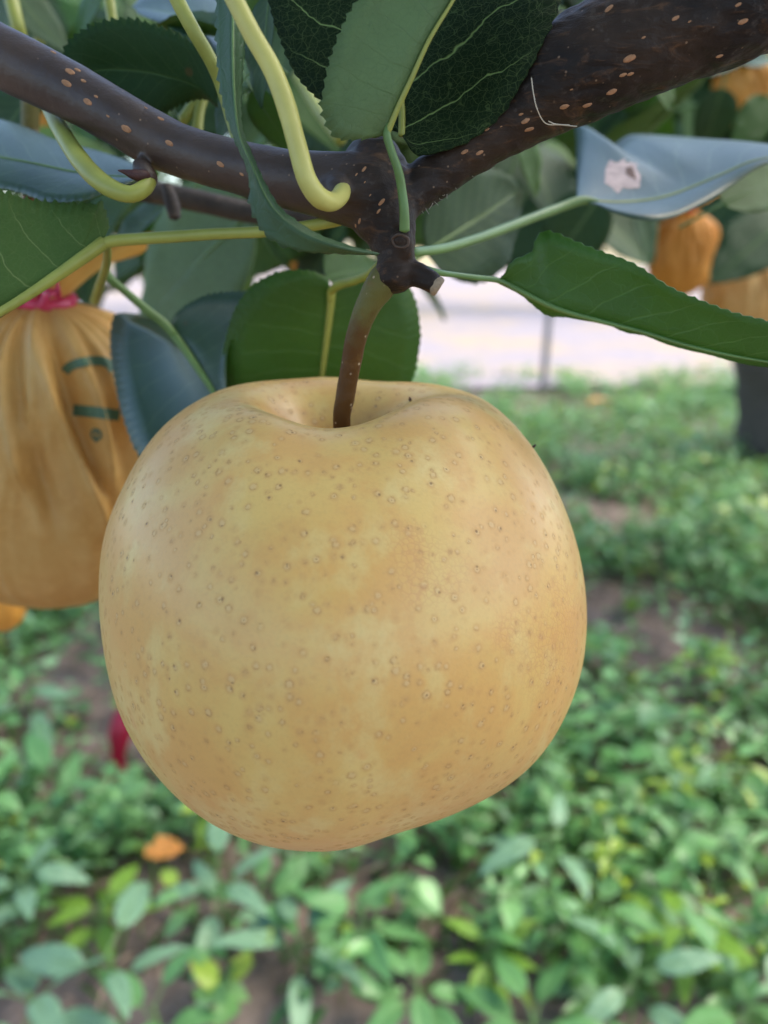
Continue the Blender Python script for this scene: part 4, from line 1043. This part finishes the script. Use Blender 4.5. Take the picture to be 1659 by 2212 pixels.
def fallen(x, y, ln, ang, mat, label, z=.07):
    p = on_ground(x, y, z); t = np.linspace(0, 1, 20); pr = np.sin(np.pi * t ** .75) ** .8 * .3; pr[0] = pr[-1] = .01
    mid = np.stack([t, 0 * t, .25 * t * (1 - t)], 1) * ln
    Lq = mid + np.stack([0 * t, pr, pr * .5], 1) * ln; Rq = mid + np.stack([0 * t, -pr, pr * .5], 1) * ln
    o = leaf_mesh('fallen_leaf', Lq, mid, Rq, mat, mat, .1, .001, 3, 3, .0006, wav=.01)
    o.location = p; o.rotation_euler = (random.uniform(-.3, .3), random.uniform(-.3, .3), ang); tag(o, label, 'leaf')
fallen(312, 1845, .05, .2, M['orange_leaf'], 'orange fallen leaf lying on the weeds')
fallen(1272, 872, .10, .1, M['orange_leaf'], 'faded orange fallen leaf near the pale dirt yard', .06)

# ------------------------------------------------------------------ broad-leaved weeds standing out of the carpet
WM = [leaf_mat('broad_weed_pale', (0.20, 0.36, 0.20), (0.2, 0.32, 0.18), (0.2, 0.42, 0.08), .4, .5, False, .3, .5),
      leaf_mat('broad_weed_green', (0.13, 0.31, 0.10), (0.16, 0.30, 0.10), (0.2, 0.5, 0.05), .42, .45, False, .33, .5),
      leaf_mat('broad_weed_lime', (0.20, 0.36, 0.04), (0.28, 0.42, 0.08), (0.35, 0.6, 0.04), .45, .4, False, .4, .4)]
WL = [generic_leaf('leaf', m, m, a, .2, c) for m, a, c in ((WM[0], .36, .35), (WM[1], .46, .3), (WM[2], .42, .3))]
wused = [False] * 3
SP = [(60, 2140, 0, .085), (230, 2060, 0, .075), (640, 2020, 0, .07), (560, 1930, 1, .06), (1375, 2085, 0, .075), (470, 1890, 0, .07), (1150, 2190, 1, .07), (900, 2120, 1, .06), (215, 1950, 2, .05), (1060, 2040, 2, .05),
      (60, 1500, 0, .07), (1480, 1990, 2, .05), (1195, 1800, 0, .07), (1620, 2160, 1, .07), (330, 2170, 1, .065), (1290, 1940, 1, .06), (40, 1880, 0, .06), (780, 1960, 1, .06), (1540, 1760, 1, .06), (120, 1690, 1, .06), (1330, 1560, 1, .07), (1500, 1420, 2, .06)]
WLAB = ['broad-leaved weed with pale bluish leaves standing out of the low weeds', 'broad-leaved weed with mid-green leaves standing out of the low weeds', 'small weed with bright lime-green leaves among darker weeds']
WOWN = {(120, 1690): 'mid-green broad weed beside the crimson plastic strip', (470, 1890): 'pale bluish broad weed under the pear, beside the orange fallen leaf',
        (1500, 1420): 'small lime-green weed standing alone toward the leaning trunk', (60, 1500): 'pale bluish broad weed directly below the yellow printed bag'}
for (x, y, k, ln) in SP:
    h = random.uniform(.07, .13); p = on_ground(x, y, h); b = Vector((p.x, p.y, 0))
    w_ = empty('weed_plant', b); tag(w_, WOWN.get((x, y), WLAB[k]), 'weed', 'broad weeds on the orchard floor')
    v, f = tube_data([(p.x, p.y, -.01, .0022), (p.x + .004, p.y, h * .5, .002), (p.x, p.y, h, .0014)], 10, 7); adopt(mesh_obj('stalk', v, f, M['petiole_dark']), w_)
    ph = random.random() * 6.28; nl = random.randint(5, 8)
    for i in range(nl):
        az = ph + i * 2.4; el = random.uniform(-.15, .6); dd = Vector((math.cos(az) * math.cos(el), math.sin(az) * math.cos(el), math.sin(el)))
        s0 = b + Vector((0, 0, h * (.45 + .55 * (i + 1) / nl))); l2 = ln * random.uniform(.7, 1.15)
        s0 = s0 + dd * l2 * .35
        src = WL[k]
        if wused[k]:
            o = src.copy(); COL.objects.link(o)
            for ch in src.children: c = ch.copy(); COL.objects.link(c); c.parent = o
        else: o = src; wused[k] = True
        X = dd; hint = Vector((random.gauss(0, .3), random.gauss(0, .3), 1)); Z = (hint - X * hint.dot(X)).normalized(); Y = Z.cross(X)
        o.parent = w_; o.matrix_parent_inverse = Matrix.Translation(-w_.location)
        o.matrix_basis = Matrix.Translation(s0) @ Matrix((X, Y, Z)).transposed().to_4x4() @ Matrix.Diagonal((l2, l2, l2, 1))
